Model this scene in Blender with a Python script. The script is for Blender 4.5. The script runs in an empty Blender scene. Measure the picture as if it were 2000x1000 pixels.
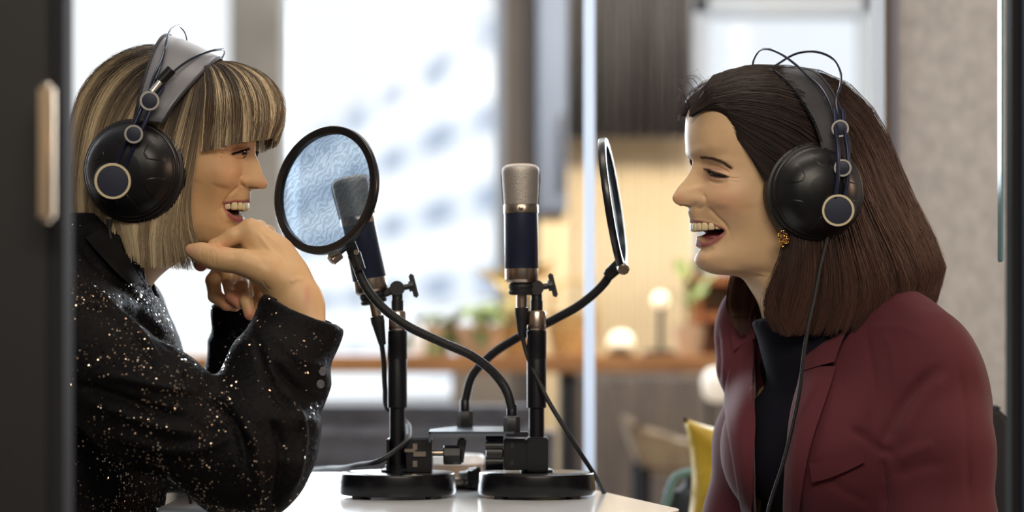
import bpy, bmesh, math, random
import numpy as np
from mathutils import Vector, Matrix
PI = math.pi
rnd = random.Random(7)
scene = bpy.context.scene
COL = scene.collection
FPX = 4375.0; HY = 660.0; CAMZ = 0.922; TABLE_Z = 0.74

# ------------------------------------------------------------ camera
cd = bpy.data.cameras.new('camera')
cam = bpy.data.objects.new('camera', cd); COL.objects.link(cam)
cam.location = (0, 0, CAMZ); cam.rotation_euler = (PI/2, 0, 0)
cd.sensor_width = 36; cd.lens = 36*FPX/2000; cd.shift_y = (HY-500)/2000
cd.clip_start = 0.05; cd.clip_end = 500
cd.dof.use_dof = True; cd.dof.focus_distance = 2.43; cd.dof.aperture_fstop = 2.7
cd.dof.aperture_blades = 0
scene.camera = cam

def at(px, py, Y):
    return Vector(((px-1000.0)/FPX*Y, Y, CAMZ+(HY-py)/FPX*Y))

# ------------------------------------------------------------ world, lights, exposure
w = bpy.data.worlds.new('overcast_sky'); scene.world = w; w.use_nodes = True
bg = w.node_tree.nodes['Background']
bg.inputs[0].default_value = (0.93, 0.96, 0.985, 1); bg.inputs[1].default_value = 1.1
vs = scene.view_settings
vs.view_transform = 'Standard'; vs.look = 'None'; vs.gamma = 1; vs.exposure = 0; vs.use_curve_mapping = False

def area(name, loc, target, sx, sy, power, color):
    l = bpy.data.lights.new(name, 'AREA'); l.shape = 'RECTANGLE'; l.size = sx; l.size_y = sy
    l.energy = power; l.color = color
    o = bpy.data.objects.new(name, l); COL.objects.link(o); o.location = loc
    o.rotation_euler = (Vector(target)-Vector(loc)).to_track_quat('-Z', 'Y').to_euler()
    return o
# ceiling panels of the room on the camera's side, the panel inside the booth, the daylight windows behind
area('ceiling_panel_light', (0.3, -0.6, 2.7), (0.2, 2.5, 0.9), 2.4, 0.8, 92, (1.0, 0.89, 0.74))
area('booth_ceiling_light', (0.0, 2.35, 2.15), (0.0, 2.4, 0.8), 0.9, 0.35, 5.5, (1.0, 0.87, 0.72))
area('side_lamp_light', (2.3, 2.2, 1.5), (0.6, 2.5, 0.85), 0.25, 0.4, 16, (1.0, 0.62, 0.42))
area('window_daylight_left', (-1.6, 6.6, 1.75), (-0.4, 2.5, 1.0), 2.6, 2.2, 190, (0.82, 0.91, 1.0))
area('window_daylight_right', (1.45, 6.6, 1.9), (0.4, 2.5, 1.0), 1.2, 1.4, 110, (0.82, 0.91, 1.0))
area('shelf_lamp_light', (0.35, 5.3, 1.95), (0.42, 6.3, 1.0), 0.5, 0.2, 25, (1.0, 0.88, 0.70))
area('counter_fill_light', (0.0, 4.6, 2.8), (0.0, 5.0, 0.5), 2.6, 0.6, 42, (1.0, 0.96, 0.91))  # added fill that lifts the counter, sofa and back walls; stands for no fixture
sun = bpy.data.lights.new('facade_fill_sun', 'SUN'); sun.energy = 1.6; sun.angle = 0.6; sun.color = (1, .98, .95)  # added to brighten the block's facade, which the overcast sky leaves too dark
so = bpy.data.objects.new('facade_fill_sun', sun); COL.objects.link(so); so.rotation_euler = Vector((1, .35, -.6)).to_track_quat('-Z', 'Y').to_euler()

# ------------------------------------------------------------ helpers
def tag(o, label=None, cat=None, group=None, kind=None):
    if label: o['label'] = label
    if cat: o['category'] = cat
    if group: o['group'] = group
    if kind: o['kind'] = kind
    return o
def empty(name, loc, label=None, cat=None, group=None):
    o = bpy.data.objects.new(name, None); COL.objects.link(o); o.location = loc
    o.empty_display_size = 0.05
    tag(o, label, cat, group); return o
def wmat(o):
    return o.matrix_basis.copy() if o.parent is None else wmat(o.parent) @ o.matrix_parent_inverse @ o.matrix_basis
def link(name, me, mat, parent=None, smooth=True, label=None):
    """world-space mesh; when parented to an Empty keeps world position"""
    o = bpy.data.objects.new(name, me); COL.objects.link(o)
    if mat is not None and not me.materials: me.materials.append(mat)
    if smooth and len(me.polygons): me.polygons.foreach_set('use_smooth', [True]*len(me.polygons))
    if parent is not None:
        o.parent = parent
        o.matrix_parent_inverse = wmat(parent).inverted()
    if label: o['label'] = label
    return o
def mesh_from(V, F, name='m'):
    me = bpy.data.meshes.new(name)
    me.from_pydata([tuple(v) for v in V], [], [tuple(int(i) for i in f) for f in F]); me.update(); return me
def bm_done(bm, name='m'):
    bmesh.ops.recalc_face_normals(bm, faces=bm.faces)
    me = bpy.data.meshes.new(name); bm.to_mesh(me); bm.free(); return me
def autosmooth(me, deg=40):
    me.polygons.foreach_set('use_smooth', [True]*len(me.polygons))
    bm = bmesh.new(); bm.from_mesh(me)
    for e in bm.edges:
        if len(e.link_faces) == 2 and e.calc_face_angle(0) > math.radians(deg): e.smooth = False
    bm.to_mesh(me); bm.free(); return me

class MB:
    def __init__(s): s.bm = bmesh.new()
    def box(s, c, d, rot=None, bev=0.0, seg=2):
        r = bmesh.ops.create_cube(s.bm, size=1)
        M = Matrix.Translation(Vector(c)) @ (rot.to_4x4() if rot is not None else Matrix.Identity(4)) @ Matrix.Diagonal((d[0], d[1], d[2], 1))
        bmesh.ops.transform(s.bm, matrix=M, verts=r['verts'])
        if bev > 0:
            es = list({e for v in r['verts'] for e in v.link_edges})
            bmesh.ops.bevel(s.bm, geom=es, offset=bev, segments=seg, affect='EDGES', clamp_overlap=True)
        return s
    def lathe(s, prof, origin, axis=(0,0,1), n=40, cap=True):
        """prof: list of (r, h) along axis"""
        axis = Vector(axis).normalized(); q = axis.to_track_quat('Z', 'Y'); O = Vector(origin)
        rings = []
        for r, h in prof:
            ring = []
            for i in range(n):
                a = 2*PI*i/n
                ring.append(s.bm.verts.new(O + q @ Vector((r*math.cos(a), r*math.sin(a), h))))
            rings.append(ring)
        for a, b in zip(rings[:-1], rings[1:]):
            for i in range(n):
                s.bm.faces.new((a[i], a[(i+1)%n], b[(i+1)%n], b[i]))
        if cap:
            s.bm.faces.new(rings[0][::-1]); s.bm.faces.new(rings[-1])
        return s
    def tube(s, pts, rad, n=10, cap=True, sub=0):
        pts = [Vector(p) for p in pts]
        if sub: pts, rad = smooth_path(pts, sub, rad)
        if not hasattr(rad, '__len__'): rad = [rad]*len(pts)
        t0 = (pts[1]-pts[0]).normalized()
        up = Vector((0,0,1)) if abs(t0.z) < .9 else Vector((1,0,0))
        nrm = t0.cross(up).normalized(); rings = []
        for i, p in enumerate(pts):
            if i == 0: t = pts[1]-pts[0]
            elif i == len(pts)-1: t = pts[-1]-pts[-2]
            else: t = pts[i+1]-pts[i-1]
            t.normalize(); nrm = (nrm - t*nrm.dot(t)).normalized(); b = t.cross(nrm)
            rings.append([s.bm.verts.new(p + (nrm*math.cos(2*PI*k/n)+b*math.sin(2*PI*k/n))*rad[i]) for k in range(n)])
        for a, b in zip(rings[:-1], rings[1:]):
            for i in range(n): s.bm.faces.new((a[i], a[(i+1)%n], b[(i+1)%n], b[i]))
        if cap: s.bm.faces.new(rings[0][::-1]); s.bm.faces.new(rings[-1])
        return s
    def poly_prism(s, pts, off):
        """pts: 3D loop, off: extrusion Vector"""
        a = [s.bm.verts.new(Vector(p)) for p in pts]; b = [s.bm.verts.new(Vector(p)+Vector(off)) for p in pts]
        s.bm.faces.new(a); s.bm.faces.new(b[::-1]); n = len(a)
        for i in range(n): s.bm.faces.new((a[i], b[i], b[(i+1)%n], a[(i+1)%n]))
        return s
    def done(s, name, mat, parent=None, smooth=True, label=None, deg=40):
        me = bm_done(s.bm, name)
        if smooth: autosmooth(me, deg)
        o = link(name, me, mat, parent, smooth=False, label=label); return o

def catmull(P, m, closed=False):
    P = np.asarray(P, float); n = len(P); out = []
    if n == 2:
        t = np.linspace(0, 1, m)[:, None]; return P[0]*(1-t)+P[1]*t
    Q = np.vstack([2*P[0]-P[1], P, 2*P[-1]-P[-2]])
    d = np.linalg.norm(np.diff(P, axis=0), axis=1); d = np.maximum(d, 1e-9); c = np.concatenate([[0], np.cumsum(d)])
    u = np.linspace(0, c[-1], m)
    k = np.clip(np.searchsorted(c, u, 'right')-1, 0, n-2); t = ((u-c[k])/d[k])[:, None]
    p0, p1, p2, p3 = Q[k], Q[k+1], Q[k+2], Q[k+3]
    # chord-length tangents
    dd = np.concatenate([[d[0]], d, [d[-1]]])
    m1 = ((p2-p1)/d[k][:, None]*dd[k][:, None] + (p1-p0)/dd[k][:, None]*d[k][:, None])/(dd[k]+d[k])[:, None]
    m2 = ((p3-p2)/dd[k+2][:, None]*d[k][:, None] + (p2-p1)/d[k][:, None]*dd[k+2][:, None])/(dd[k+2]+d[k])[:, None]
    D = d[k][:, None]
    return (2*t**3-3*t**2+1)*p1 + (t**3-2*t**2+t)*D*m1 + (-2*t**3+3*t**2)*p2 + (t**3-t**2)*D*m2
def smooth_path(pts, m, rad):
    A = np.array([list(p) for p in pts])
    R = np.array([rad]*len(pts) if not hasattr(rad, '__len__') else rad)[:, None]
    o = catmull(np.hstack([A, R]), m)
    return [Vector(r[:3]) for r in o], [float(r[3]) for r in o]

# ------------------------------------------------------------ materials
def mat(name, color, rough=0.5, metal=0.0, **k):
    m = bpy.data.materials.new(name); m.use_nodes = True
    b = m.node_tree.nodes['Principled BSDF']
    b.inputs['Base Color'].default_value = (*color, 1); b.inputs['Roughness'].default_value = rough
    b.inputs['Metallic'].default_value = metal
    for kk, v in k.items():
        b.inputs[kk.replace('_', ' ')].default_value = v
    return m
def nd(m, t, **k):
    n = m.node_tree.nodes.new(t)
    for a, v in k.items(): setattr(n, a, v)
    return n
def lk(m, a, b): m.node_tree.links.new(a, b)
def BS(m): return m.node_tree.nodes['Principled BSDF']
def noise_color(m, c1, c2, scale=20, detail=3, stretch=(1,1,1), lo=.35, hi=.65, bump=0.0, bscale=None, dist=0.001):
    tc = nd(m, 'ShaderNodeTexCoord'); mp = nd(m, 'ShaderNodeMapping'); mp.inputs['Scale'].default_value = stretch
    lk(m, tc.outputs['Object'], mp.inputs['Vector'])
    n = nd(m, 'ShaderNodeTexNoise'); n.inputs['Scale'].default_value = scale; n.inputs['Detail'].default_value = detail
    lk(m, mp.outputs[0], n.inputs['Vector'])
    r = nd(m, 'ShaderNodeValToRGB'); r.color_ramp.elements[0].position = lo; r.color_ramp.elements[1].position = hi
    r.color_ramp.elements[0].color = (*c1, 1); r.color_ramp.elements[1].color = (*c2, 1)
    lk(m, n.outputs['Fac'], r.inputs['Fac']); lk(m, r.outputs['Color'], BS(m).inputs['Base Color'])
    if bump:
        n2 = nd(m, 'ShaderNodeTexNoise'); n2.inputs['Scale'].default_value = bscale or scale; n2.inputs['Detail'].default_value = 4
        lk(m, mp.outputs[0], n2.inputs['Vector'])
        bp = nd(m, 'ShaderNodeBump'); bp.inputs['Strength'].default_value = bump; bp.inputs['Distance'].default_value = dist
        lk(m, n2.outputs['Fac'], bp.inputs['Height']); lk(m, bp.outputs[0], BS(m).inputs['Normal'])
    return m
def srgb(r, g, b):
    f = lambda c: (c/255/12.92 if c/255 <= .04045 else ((c/255+.055)/1.055)**2.4)
    return (f(r), f(g), f(b))
# ============================================================ room
M_wall = noise_color(mat('painted_wall', srgb(150,142,134), .8), srgb(142,134,126), srgb(158,150,142), 6)
M_white = mat('white_wall', srgb(205,205,205), .8)
M_dark_metal = mat('dark_metal', srgb(24,25,30), .45); M_doorleaf = mat('door_leaf_black', srgb(15,15,18), .6)
M_door_edge = mat('dark_blue_frame', srgb(38,50,78), .5)
M_floor = noise_color(mat('floor_boards', srgb(92,84,80), .5), srgb(80,72,68), srgb(104,96,90), 8, stretch=(1,8,1))
M_felt = noise_color(mat('grey_felt', srgb(186,190,194), .95), srgb(172,176,180), srgb(200,204,208), 48, 8, stretch=(1,1,.8), lo=.25, hi=.75, bump=.5, bscale=130, dist=.002)
M_frame = mat('window_frame_paint', srgb(120,120,122), .5)
M_pillar = noise_color(mat('pillar_concrete', srgb(120,116,110), .8), srgb(112,108,102), srgb(130,126,119), 5)
M_taupe = mat('taupe_panel', srgb(112,103,95), .7)
M_curtain = noise_color(mat('dark_curtain_cloth', srgb(78,76,79), .9), srgb(68,66,69), srgb(88,86,88), 7, stretch=(6,1,.3))
M_bluegrey = mat('blue_grey_metal', srgb(84,95,114), .7)
M_wood = noise_color(mat('orange_wood', srgb(176,124,72), .5), srgb(150,100,56), srgb(190,138,84), 7, stretch=(1,4,8))
M_slatwood = noise_color(mat('pale_wood', srgb(200,182,148), .6), srgb(186,166,130), srgb(214,198,166), 5, stretch=(4,4,.6))
M_darkslat = noise_color(mat('dark_grey_wood', srgb(84,76,74), .7), srgb(70,64,63), srgb(100,90,84), 5, stretch=(4,4,.6))
M_sofa = noise_color(mat('charcoal_upholstery', srgb(92,92,98), .9), srgb(84,84,90), srgb(104,104,110), 30)
M_box = mat('white_plastic', srgb(225,228,230), .5)

def glass_mat(name, tint=(1,1,1), refl=0.35):
    m = bpy.data.materials.new(name); m.use_nodes = True; nt = m.node_tree; nt.nodes.clear()
    o = nd(m, 'ShaderNodeOutputMaterial'); t = nd(m, 'ShaderNodeBsdfTransparent'); t.inputs[0].default_value = (*tint, 1)
    g = nd(m, 'ShaderNodeBsdfGlossy'); g.inputs['Roughness'].default_value = 0.02
    f = nd(m, 'ShaderNodeFresnel'); f.inputs['IOR'].default_value = 1.35
    mx = nd(m, 'ShaderNodeMixShader'); ml = nd(m, 'ShaderNodeMath', operation='MULTIPLY'); ml.inputs[1].default_value = refl
    lk(m, f.outputs[0], ml.inputs[0]); lk(m, ml.outputs[0], mx.inputs[0]); lk(m, t.outputs[0], mx.inputs[1]); lk(m, g.outputs[0], mx.inputs[2])
    lk(m, mx.outputs[0], o.inputs[0]); return m
M_glass = glass_mat('clear_glass')

def sbox(name, lo, hi, m, parent=None, bev=0, kind='structure', label=None):
    b = MB(); c = [(a+d)/2 for a, d in zip(lo, hi)]; s = [abs(d-a) for a, d in zip(lo, hi)]
    b.box(c, s, bev=bev); o = b.done(name, m, parent, smooth=bev > 0)
    if kind and parent is None: o['kind'] = kind
    if label: o['label'] = label
    return o
WX0, WX1, WY0, WY1, WZ = -3.6, 3.2, -2.4, 6.8, 2.9
sbox('floor', (WX0,WY0,-.1), (WX1,WY1,0), M_floor)
sbox('ceiling', (WX0,WY0,WZ), (WX1,WY1,WZ+.1), M_white)
sbox('wall_left', (WX0-.1,WY0,0), (WX0,WY1,WZ), M_wall)
sbox('wall_right', (WX1,WY0,0), (WX1+.1,WY1,WZ), M_wall)
sbox('wall_front', (WX0,WY0-.1,0), (WX1,WY0,WZ), M_wall)
# ---- back wall built in pieces round three window openings
YB = WY1
def X_(px, Y=YB): return (px-1000)/FPX*Y
def Z_(py, Y=YB): return CAMZ+(HY-py)/FPX*Y
wl = MB()
def wpiece(x0, x1, z0, z1, mb=None, y0=YB, y1=YB+.22):
    (mb or wl).box(((x0+x1)/2, (y0+y1)/2, (z0+z1)/2), (x1-x0, y1-y0, z1-z0))
sill = Z_(792)
wpiece(WX0, WX1, 0, sill)
wpiece(WX0, WX1, 2.55, WZ)
wpiece(WX0, X_(-700), sill, 2.55)
wpiece(X_(985), X_(1350), sill, 2.55)
wpiece(X_(1716), WX1, sill, 2.55)
wpiece(X_(470), X_(548), sill, 2.55)
wpiece(X_(1350), X_(1716), sill, Z_(560))
wpiece(X_(1350), X_(1716), Z_(-5), 2.55)
o = wl.done('wall_back', M_wall, smooth=False); o['kind'] = 'structure'
def window(name, x0, x1, z0, z1, fw=.05, mull=()):
    f = MB(); y0, y1 = YB-.03, YB+.09
    for a, b, c, d in ((x0, x0+fw, z0, z1), (x1-fw, x1, z0, z1), (x0, x1, z0, z0+fw), (x0, x1, z1-fw, z1)):
        f.box(((a+b)/2, (y0+y1)/2, (c+d)/2), (b-a, y1-y0, d-c), bev=.006)
    fo = f.done(name, M_frame); fo['kind'] = 'structure'
    g = MB(); g.box(((x0+x1)/2, YB+.03, (z0+z1)/2), (x1-x0-fw, .012, z1-z0-fw)); g.done('pane', M_glass, fo, smooth=False)
    return fo
w1 = window('window_1', X_(-700), X_(470), sill, 2.55, .03)
w2 = window('window_2', X_(548), X_(985), sill, 2.55, .03)
M_frame2 = mat('pale_window_frame', srgb(178,186,196), .4)
w2.data.materials.clear(); w2.data.materials.append(M_frame2)
w3 = window('window_3', X_(1350), X_(1716), Z_(560), Z_(-5), .055)
w3.data.materials.clear(); w3.data.materials.append(M_frame2)
tr = sbox('trim_1', (X_(462),YB-.10,0), (X_(555),YB+.2,WZ), M_pillar, bev=.01)
sbox('trim_2', (X_(985,6.5),6.44,0), (X_(1028,6.5),6.6,WZ), M_taupe, bev=.01)
M_darktrim = mat('brown_trim', srgb(74,66,64), .7)
sbox('trim_3', (X_(1026,6.3),6.22,0), (X_(1052,6.3),6.36,WZ), M_darktrim, bev=.008)
# upright blue-grey locker edge that stands beside the pillar
lk1 = empty('cupboard', (X_(1080,6.0), 6.05, 0), 'tall narrow blue-grey cupboard standing left of the dark curtain', 'cupboard')
b = MB(); b.box(((X_(1052,6)+X_(1108,6))/2, 6.08, (Z_(415,6)+2.4)/2+.0), (X_(1108,6)-X_(1052,6), .16, 2.4-Z_(415,6)), bev=.006); b.done('upper_door', M_bluegrey, lk1)
b = MB(); b.box(((X_(1052,6)+X_(1108,6))/2, 6.10, Z_(415,6)/2-.005), (X_(1108,6)-X_(1052,6)-.004, .14, Z_(415,6)-.01), bev=.006); b.done('lower_door', M_slatwood, lk1)
b = MB(); b.tube([(X_(1098,6), 5.985, 1.32), (X_(1098,6), 5.975, 1.34), (X_(1098,6), 5.975, 1.50), (X_(1098,6), 5.985, 1.52)], .006); b.done('handle', M_dark_metal, lk1)
# ---- dark curtain with real folds
def fold_sheet(x0, x1, z0, z1, Y, amp, nf, name, m, seed=0, thick=.006):
    r = random.Random(seed); n = nf*10; V = []; F = []
    ph = [r.uniform(-.6,.6) for _ in range(nf+2)]
    for side in (0, 1):
        for k in range(2):
            for i in range(n+1):
                u = i/n; a = u*nf*2*PI + ph[int(u*nf)]*math.sin(u*nf*PI)**2
                V.append((x0+(x1-x0)*u, Y + amp*math.sin(a) + side*thick, z0 if k == 0 else z1))
    L = n+1
    for i in range(n):
        F.append((i, i+1, L+i+1, L+i)); F.append((2*L+i, 3*L+i, 3*L+i+1, 2*L+i+1))
        F.append((i, 2*L+i, 2*L+i+1, i+1)); F.append((L+i, L+i+1, 3*L+i+1, 3*L+i))
    F.append((0, L, 3*L, 2*L)); F.append((n, 2*L+n, 3*L+n, L+n))
    return link(name, mesh_from(V, F, name), m)
c = empty('curtain', (X_(1230,6.1), 6.1, 2.5), 'dark brown pleated curtain hanging between the blue-grey cupboard and right window', 'curtain')
o = fold_sheet(X_(1108,6.15), X_(1356,6.15), Z_(268,6.15), 2.62, 6.15, .022, 11, 'cloth', M_curtain, 3); o.parent = c; o.matrix_parent_inverse = Matrix.Translation(c.location).inverted()
b = MB(); b.tube([(X_(1100,6.15), 6.15, 2.63), (X_(1366,6.15), 6.15, 2.63)], .014); b.done('curtain_rail', M_dark_metal, c)
# ---- pale slatted screen below it
s = empty('slatted_screen', (X_(1240,6.35), 6.35, 0), 'pale wooden slatted screen glowing warmly below the dark curtain', 'screen')
x = X_(1100, 6.3); k = 0
slat_me = None
while x < X_(1352, 6.3):
    wv = .030
    if slat_me is None:
        b = MB(); b.box((0,0,0), (wv, .02, Z_(255,6.3)-Z_(705,6.3)), bev=.003, seg=1); slat_me = bm_done(b.bm, 'slat')
    o = link('slat', slat_me, M_slatwood, None, smooth=False); o.location = (x+wv/2, 6.3+rnd.uniform(-.004,.004), (Z_(255,6.3)+Z_(705,6.3))/2)
    o.parent = s; o.matrix_parent_inverse = Matrix.Translation(s.location).inverted()
    x += wv+.007; k += 1
b = MB()
for z in (Z_(290,6.3), Z_(690,6.3)):
    b = MB(); b.box(((X_(1100,6.3)+X_(1352,6.3))/2, 6.33, z), (X_(1352,6.3)-X_(1100,6.3), .02, .05)); b.done('batten', M_slatwood, s, smooth=False)
for px in (1104, 1346):
    b = MB(); b.box((X_(px,6.3), 6.345, Z_(255,6.3)/2), (.03, .02, Z_(255,6.3))); b.done('post', M_slatwood, s, smooth=False)
# ---- lower dark panelling and sofa
s = empty('low_panelling', (X_(1250,6.2), 6.2, 0), 'dark grey-brown vertical boards below the wooden counter', 'panelling')
x = X_(1112, 6.1)
bd = None
while x < X_(1700, 6.1):
    if bd is None:
        b = MB(); b.box((0,0,0), (.085, .02, Z_(735,6.1)), bev=.004, seg=1); bd = bm_done(b.bm, 'board')
    o = link('board', bd, M_darkslat, None, smooth=False); o.location = (x+.045, 6.1+rnd.uniform(-.006,.006), Z_(735,6.1)/2)
    o.parent = s; o.matrix_parent_inverse = Matrix.Translation(s.location).inverted()
    x += .092
# ---- counter with things on it
YC = 5.2
ct = empty('wooden_counter', (X_(890,YC), YC, 0), 'long orange wooden counter running under the windows', 'counter')
b = MB(); b.box(((X_(330,YC)+X_(1440,YC))/2, YC+.18, (Z_(694,YC)+Z_(728,YC))/2), (X_(1440,YC)-X_(330,YC), .42, Z_(694,YC)-Z_(728,YC)), bev=.006); b.done('worktop', M_wood, ct)
for px in (345, 1112):
    b = MB(); b.box((X_(px,YC), YC+.2, Z_(728,YC)/2), (.04, .3, Z_(728,YC)), bev=.004); b.done('leg', M_dark_metal, ct)
e = empty('moving_box', (X_(935,YC+.6), YC+.6, 0), 'grey cardboard box on the floor under the counter between the stands', 'box')
M_card = mat('grey_card', srgb(120,112,104), .8)
b = MB(); b.box((X_(940,5.9), 5.9, Z_(705,5.9)/2), (.15, .2, Z_(705,5.9)), bev=.004); b.done('body', M_card, e)
b = MB(); b.box((X_(940,5.9), 5.9, Z_(703,5.9)), (.16, .21, .02), bev=.004); b.done('lid', M_card, e)
# ---- lamps on / near the counter
M_bulb = mat('lamp_glow', (1,.9,.72), .4); BS(M_bulb).inputs['Emission Color'].default_value = (1,.86,.62,1); BS(M_bulb).inputs['Emission Strength'].default_value = .75
M_shade = mat('white_shade', srgb(226,222,212), .5); BS(M_shade).inputs['Emission Color'].default_value = (1,.9,.75,1); BS(M_shade).inputs['Emission Strength'].default_value = .35
zc = Z_(694,YC)
e = empty('globe_lamp', (X_(1290,YC+.2), YC+.2, zc), 'small glowing globe lamp on a thin stem standing on the counter', 'lamp')
b = MB(); b.lathe([(.045,0),(.045,.01),(.02,.014)], (X_(1290,YC+.2), YC+.2, zc)); b.tube([(X_(1290,YC+.2),YC+.2,zc),(X_(1290,YC+.2),YC+.2,Z_(600,YC+.2))], .006); b.done('stem', M_dark_metal, e)
b = MB(); R=.019; b.lathe([(R*math.sin(t),-R*math.cos(t)) for t in np.linspace(.05,PI-.05,14)], (X_(1290,YC+.2), YC+.2, Z_(586,YC+.2))); b.done('globe', M_bulb, e)
e = empty('bowl_lamp', (X_(1212,YC+.1), YC+.1, zc), 'low white dome lamp glowing on the counter right of the glass joint', 'lamp')
b = MB(); b.lathe([(.03,0),(.03,.01),(.008,.015),(.008,.03)], (X_(1212,YC+.1), YC+.1, zc)); b.done('base', M_dark_metal, e)
b = MB(); b.lathe([(.032,.022),(.031,.034),(.026,.046),(.016,.054),(.003,.057)], (X_(1212,YC+.1), YC+.1, zc)); b.done('dome', M_bulb, e)
e = empty('paper_lantern', (X_(1392,5.1), 4.9, 0), 'round white lantern low beside the burgundy jacket front', 'lantern')
b = MB(); b.lathe([(.004+.031*math.sin(t)**.7,-.037*math.cos(t)) for t in np.linspace(.03,PI-.03,18)], (X_(1386,5.1), 4.9, Z_(748,5.1))); b.done('shade', M_shade, e)
b = MB(); b.tube([(X_(1386,5.1),5.1,0),(X_(1386,5.1),5.1,Z_(782,5.1))], .006); b.lathe([(.09,0),(.09,.012),(.01,.02)], (X_(1386,5.1),5.1,0)); b.done('stand', M_dark_metal, e)
# ---- orange cabinet on counter
e = empty('open_cabinet', (X_(1392,5.45), 5.45, zc), 'orange-brown wooden cabinet on the counter beside the right woman', 'cabinet')
M_ocab = noise_color(mat('amber_wood', srgb(168,104,56), .5), srgb(140,82,44), srgb(182,118,66), 6, stretch=(1,1,6))
x0, x1 = X_(1348,5.45), X_(1500,5.45); z1 = Z_(545,5.45)
b = MB(); b.box((x0+.012, 5.5, (zc+z1)/2), (.024, .2, z1-zc)); b.box((x1-.012, 5.5, (zc+z1)/2), (.024, .2, z1-zc)); b.box(((x0+x1)/2, 5.5, z1), (x1-x0, .2, .024)); b.box(((x0+x1)/2, 5.59, (zc+z1)/2), (x1-x0, .012, z1-zc)); b.done('carcass', M_ocab, e, smooth=False)
b = MB(); b.box(((x0+x1)/2, 5.49, (zc+z1)/2), (x1-x0-.05, .17, .02)); b.done('shelf', M_ocab, e, smooth=False)
# ---- plants
M_leaf = noise_color(mat('leaf_green', srgb(120,140,80), .5), srgb(92,118,62), srgb(150,160,96), 30)
M_leaf2 = noise_color(mat('dry_leaf', srgb(196,170,110), .6), srgb(176,146,88), srgb(212,190,130), 30)
M_pot = mat('clay_pot', srgb(196,176,150), .7)
M_basket = noise_color(mat('wicker', srgb(190,160,104), .8), srgb(168,136,84), srgb(206,178,122), 80)
def plant(px, Y, py_top, potw, lab, m, pm, nleaf, sp, seed):
    r = random.Random(seed); x = X_(px,Y); z0 = zc; top = Z_(py_top,Y)
    e = empty('potted_plant', (x,Y,z0), lab, 'plant')
    h = .07
    b = MB(); b.lathe([(potw*.36,0),(potw*.5,h),(potw*.46,h),(potw*.44,h-.01)], (x,Y,z0)); b.done('pot', pm, e)
    st = MB(); 
    for i in range(nleaf):
        a = r.uniform(0,2*PI); hh = r.uniform(.35,1)*(top-z0-h)+h; rr = sp*r.uniform(.3,1)
        tip = Vector((x+rr*math.cos(a), Y+rr*math.sin(a)*.7, z0+hh)); base = Vector((x,Y,z0+h-.01))
        mid = base.lerp(tip,.5)+Vector((0,0,.03))
        st.tube([base, mid, tip], .0018, n=4, sub=5)
        lb = MB(); d = (tip-mid).normalized(); sd = d.cross(Vector((0,0,1))).normalized(); L = r.uniform(.05,.085); wd = L*.28
        n = 6; prev = None; VV=[]; FF=[]
        for k in range(n+1):
            t = k/n; c0 = tip + d*L*t + Vector((0,0,-.02*t*t)); ww = wd*math.sin(PI*min(t*.93+.05,1))
            VV += [c0-sd*ww, c0+Vector((0,0,-.15*ww)), c0+sd*ww]
        for k in range(n):
            q = 3*k
            FF += [(q,q+1,q+4,q+3),(q+1,q+2,q+5,q+4)]
        link('leaf', mesh_from(VV,FF,'leaf'), m, e); lb.bm.free()
    st.done('stem', m, e)
plant(935, YC+.12, 590, .12, 'leafy green pot plant on the counter between the two microphone stands', M_leaf, M_pot, 26, .07, 1)
plant(846, YC+.16, 628, .10, 'small green pot plant on the counter left of the leafier plant', M_leaf, M_pot, 16, .05, 2)
plant(1010, YC+.2, 548, .11, 'straw-coloured dry plant behind the right microphone stand', M_leaf2, M_basket, 24, .08, 3)
plant(1345, YC+.1, 520, .08, 'thin green plant by the orange cabinet near the right woman chin', M_leaf, M_pot, 9, .03, 4)
e = empty('tissue_box', (X_(818,YC+.1), YC+.1, zc), 'small pale bottle on the counter right of the left microphone stand', 'bottle'); e.name = 'bottle'
b = MB(); b.lathe([(.014,0),(.015,.02),(.015,.055),(.007,.065),(.007,.08)], (X_(818,YC+.1),YC+.1,zc)); b.done('flask', M_box, e)
b = MB(); b.lathe([(.009,.08),(.009,.092)], (X_(818,YC+.1),YC+.1,zc)); b.done('cap', M_dark_metal, e)
e = empty('basket', (X_(1118,YC+.2), YC+.2, zc), 'pale wicker basket on the counter right of the right stand', 'basket')
b = MB(); b.lathe([(.05,0),(.062,.05),(.066,.1),(.061,.1),(.057,.05)], (X_(1120,YC+.2),YC+.2,zc)); b.done('body', M_basket, e)
b = MB(); b.tube([(X_(1120,YC+.2)-.06,YC+.2,zc+.1),(X_(1120,YC+.2)-.04,YC+.2,zc+.16),(X_(1120,YC+.2),YC+.2,zc+.18),(X_(1120,YC+.2)+.04,YC+.2,zc+.16),(X_(1120,YC+.2)+.06,YC+.2,zc+.1)], .005, sub=16); b.done('handle', M_basket, e)
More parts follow.
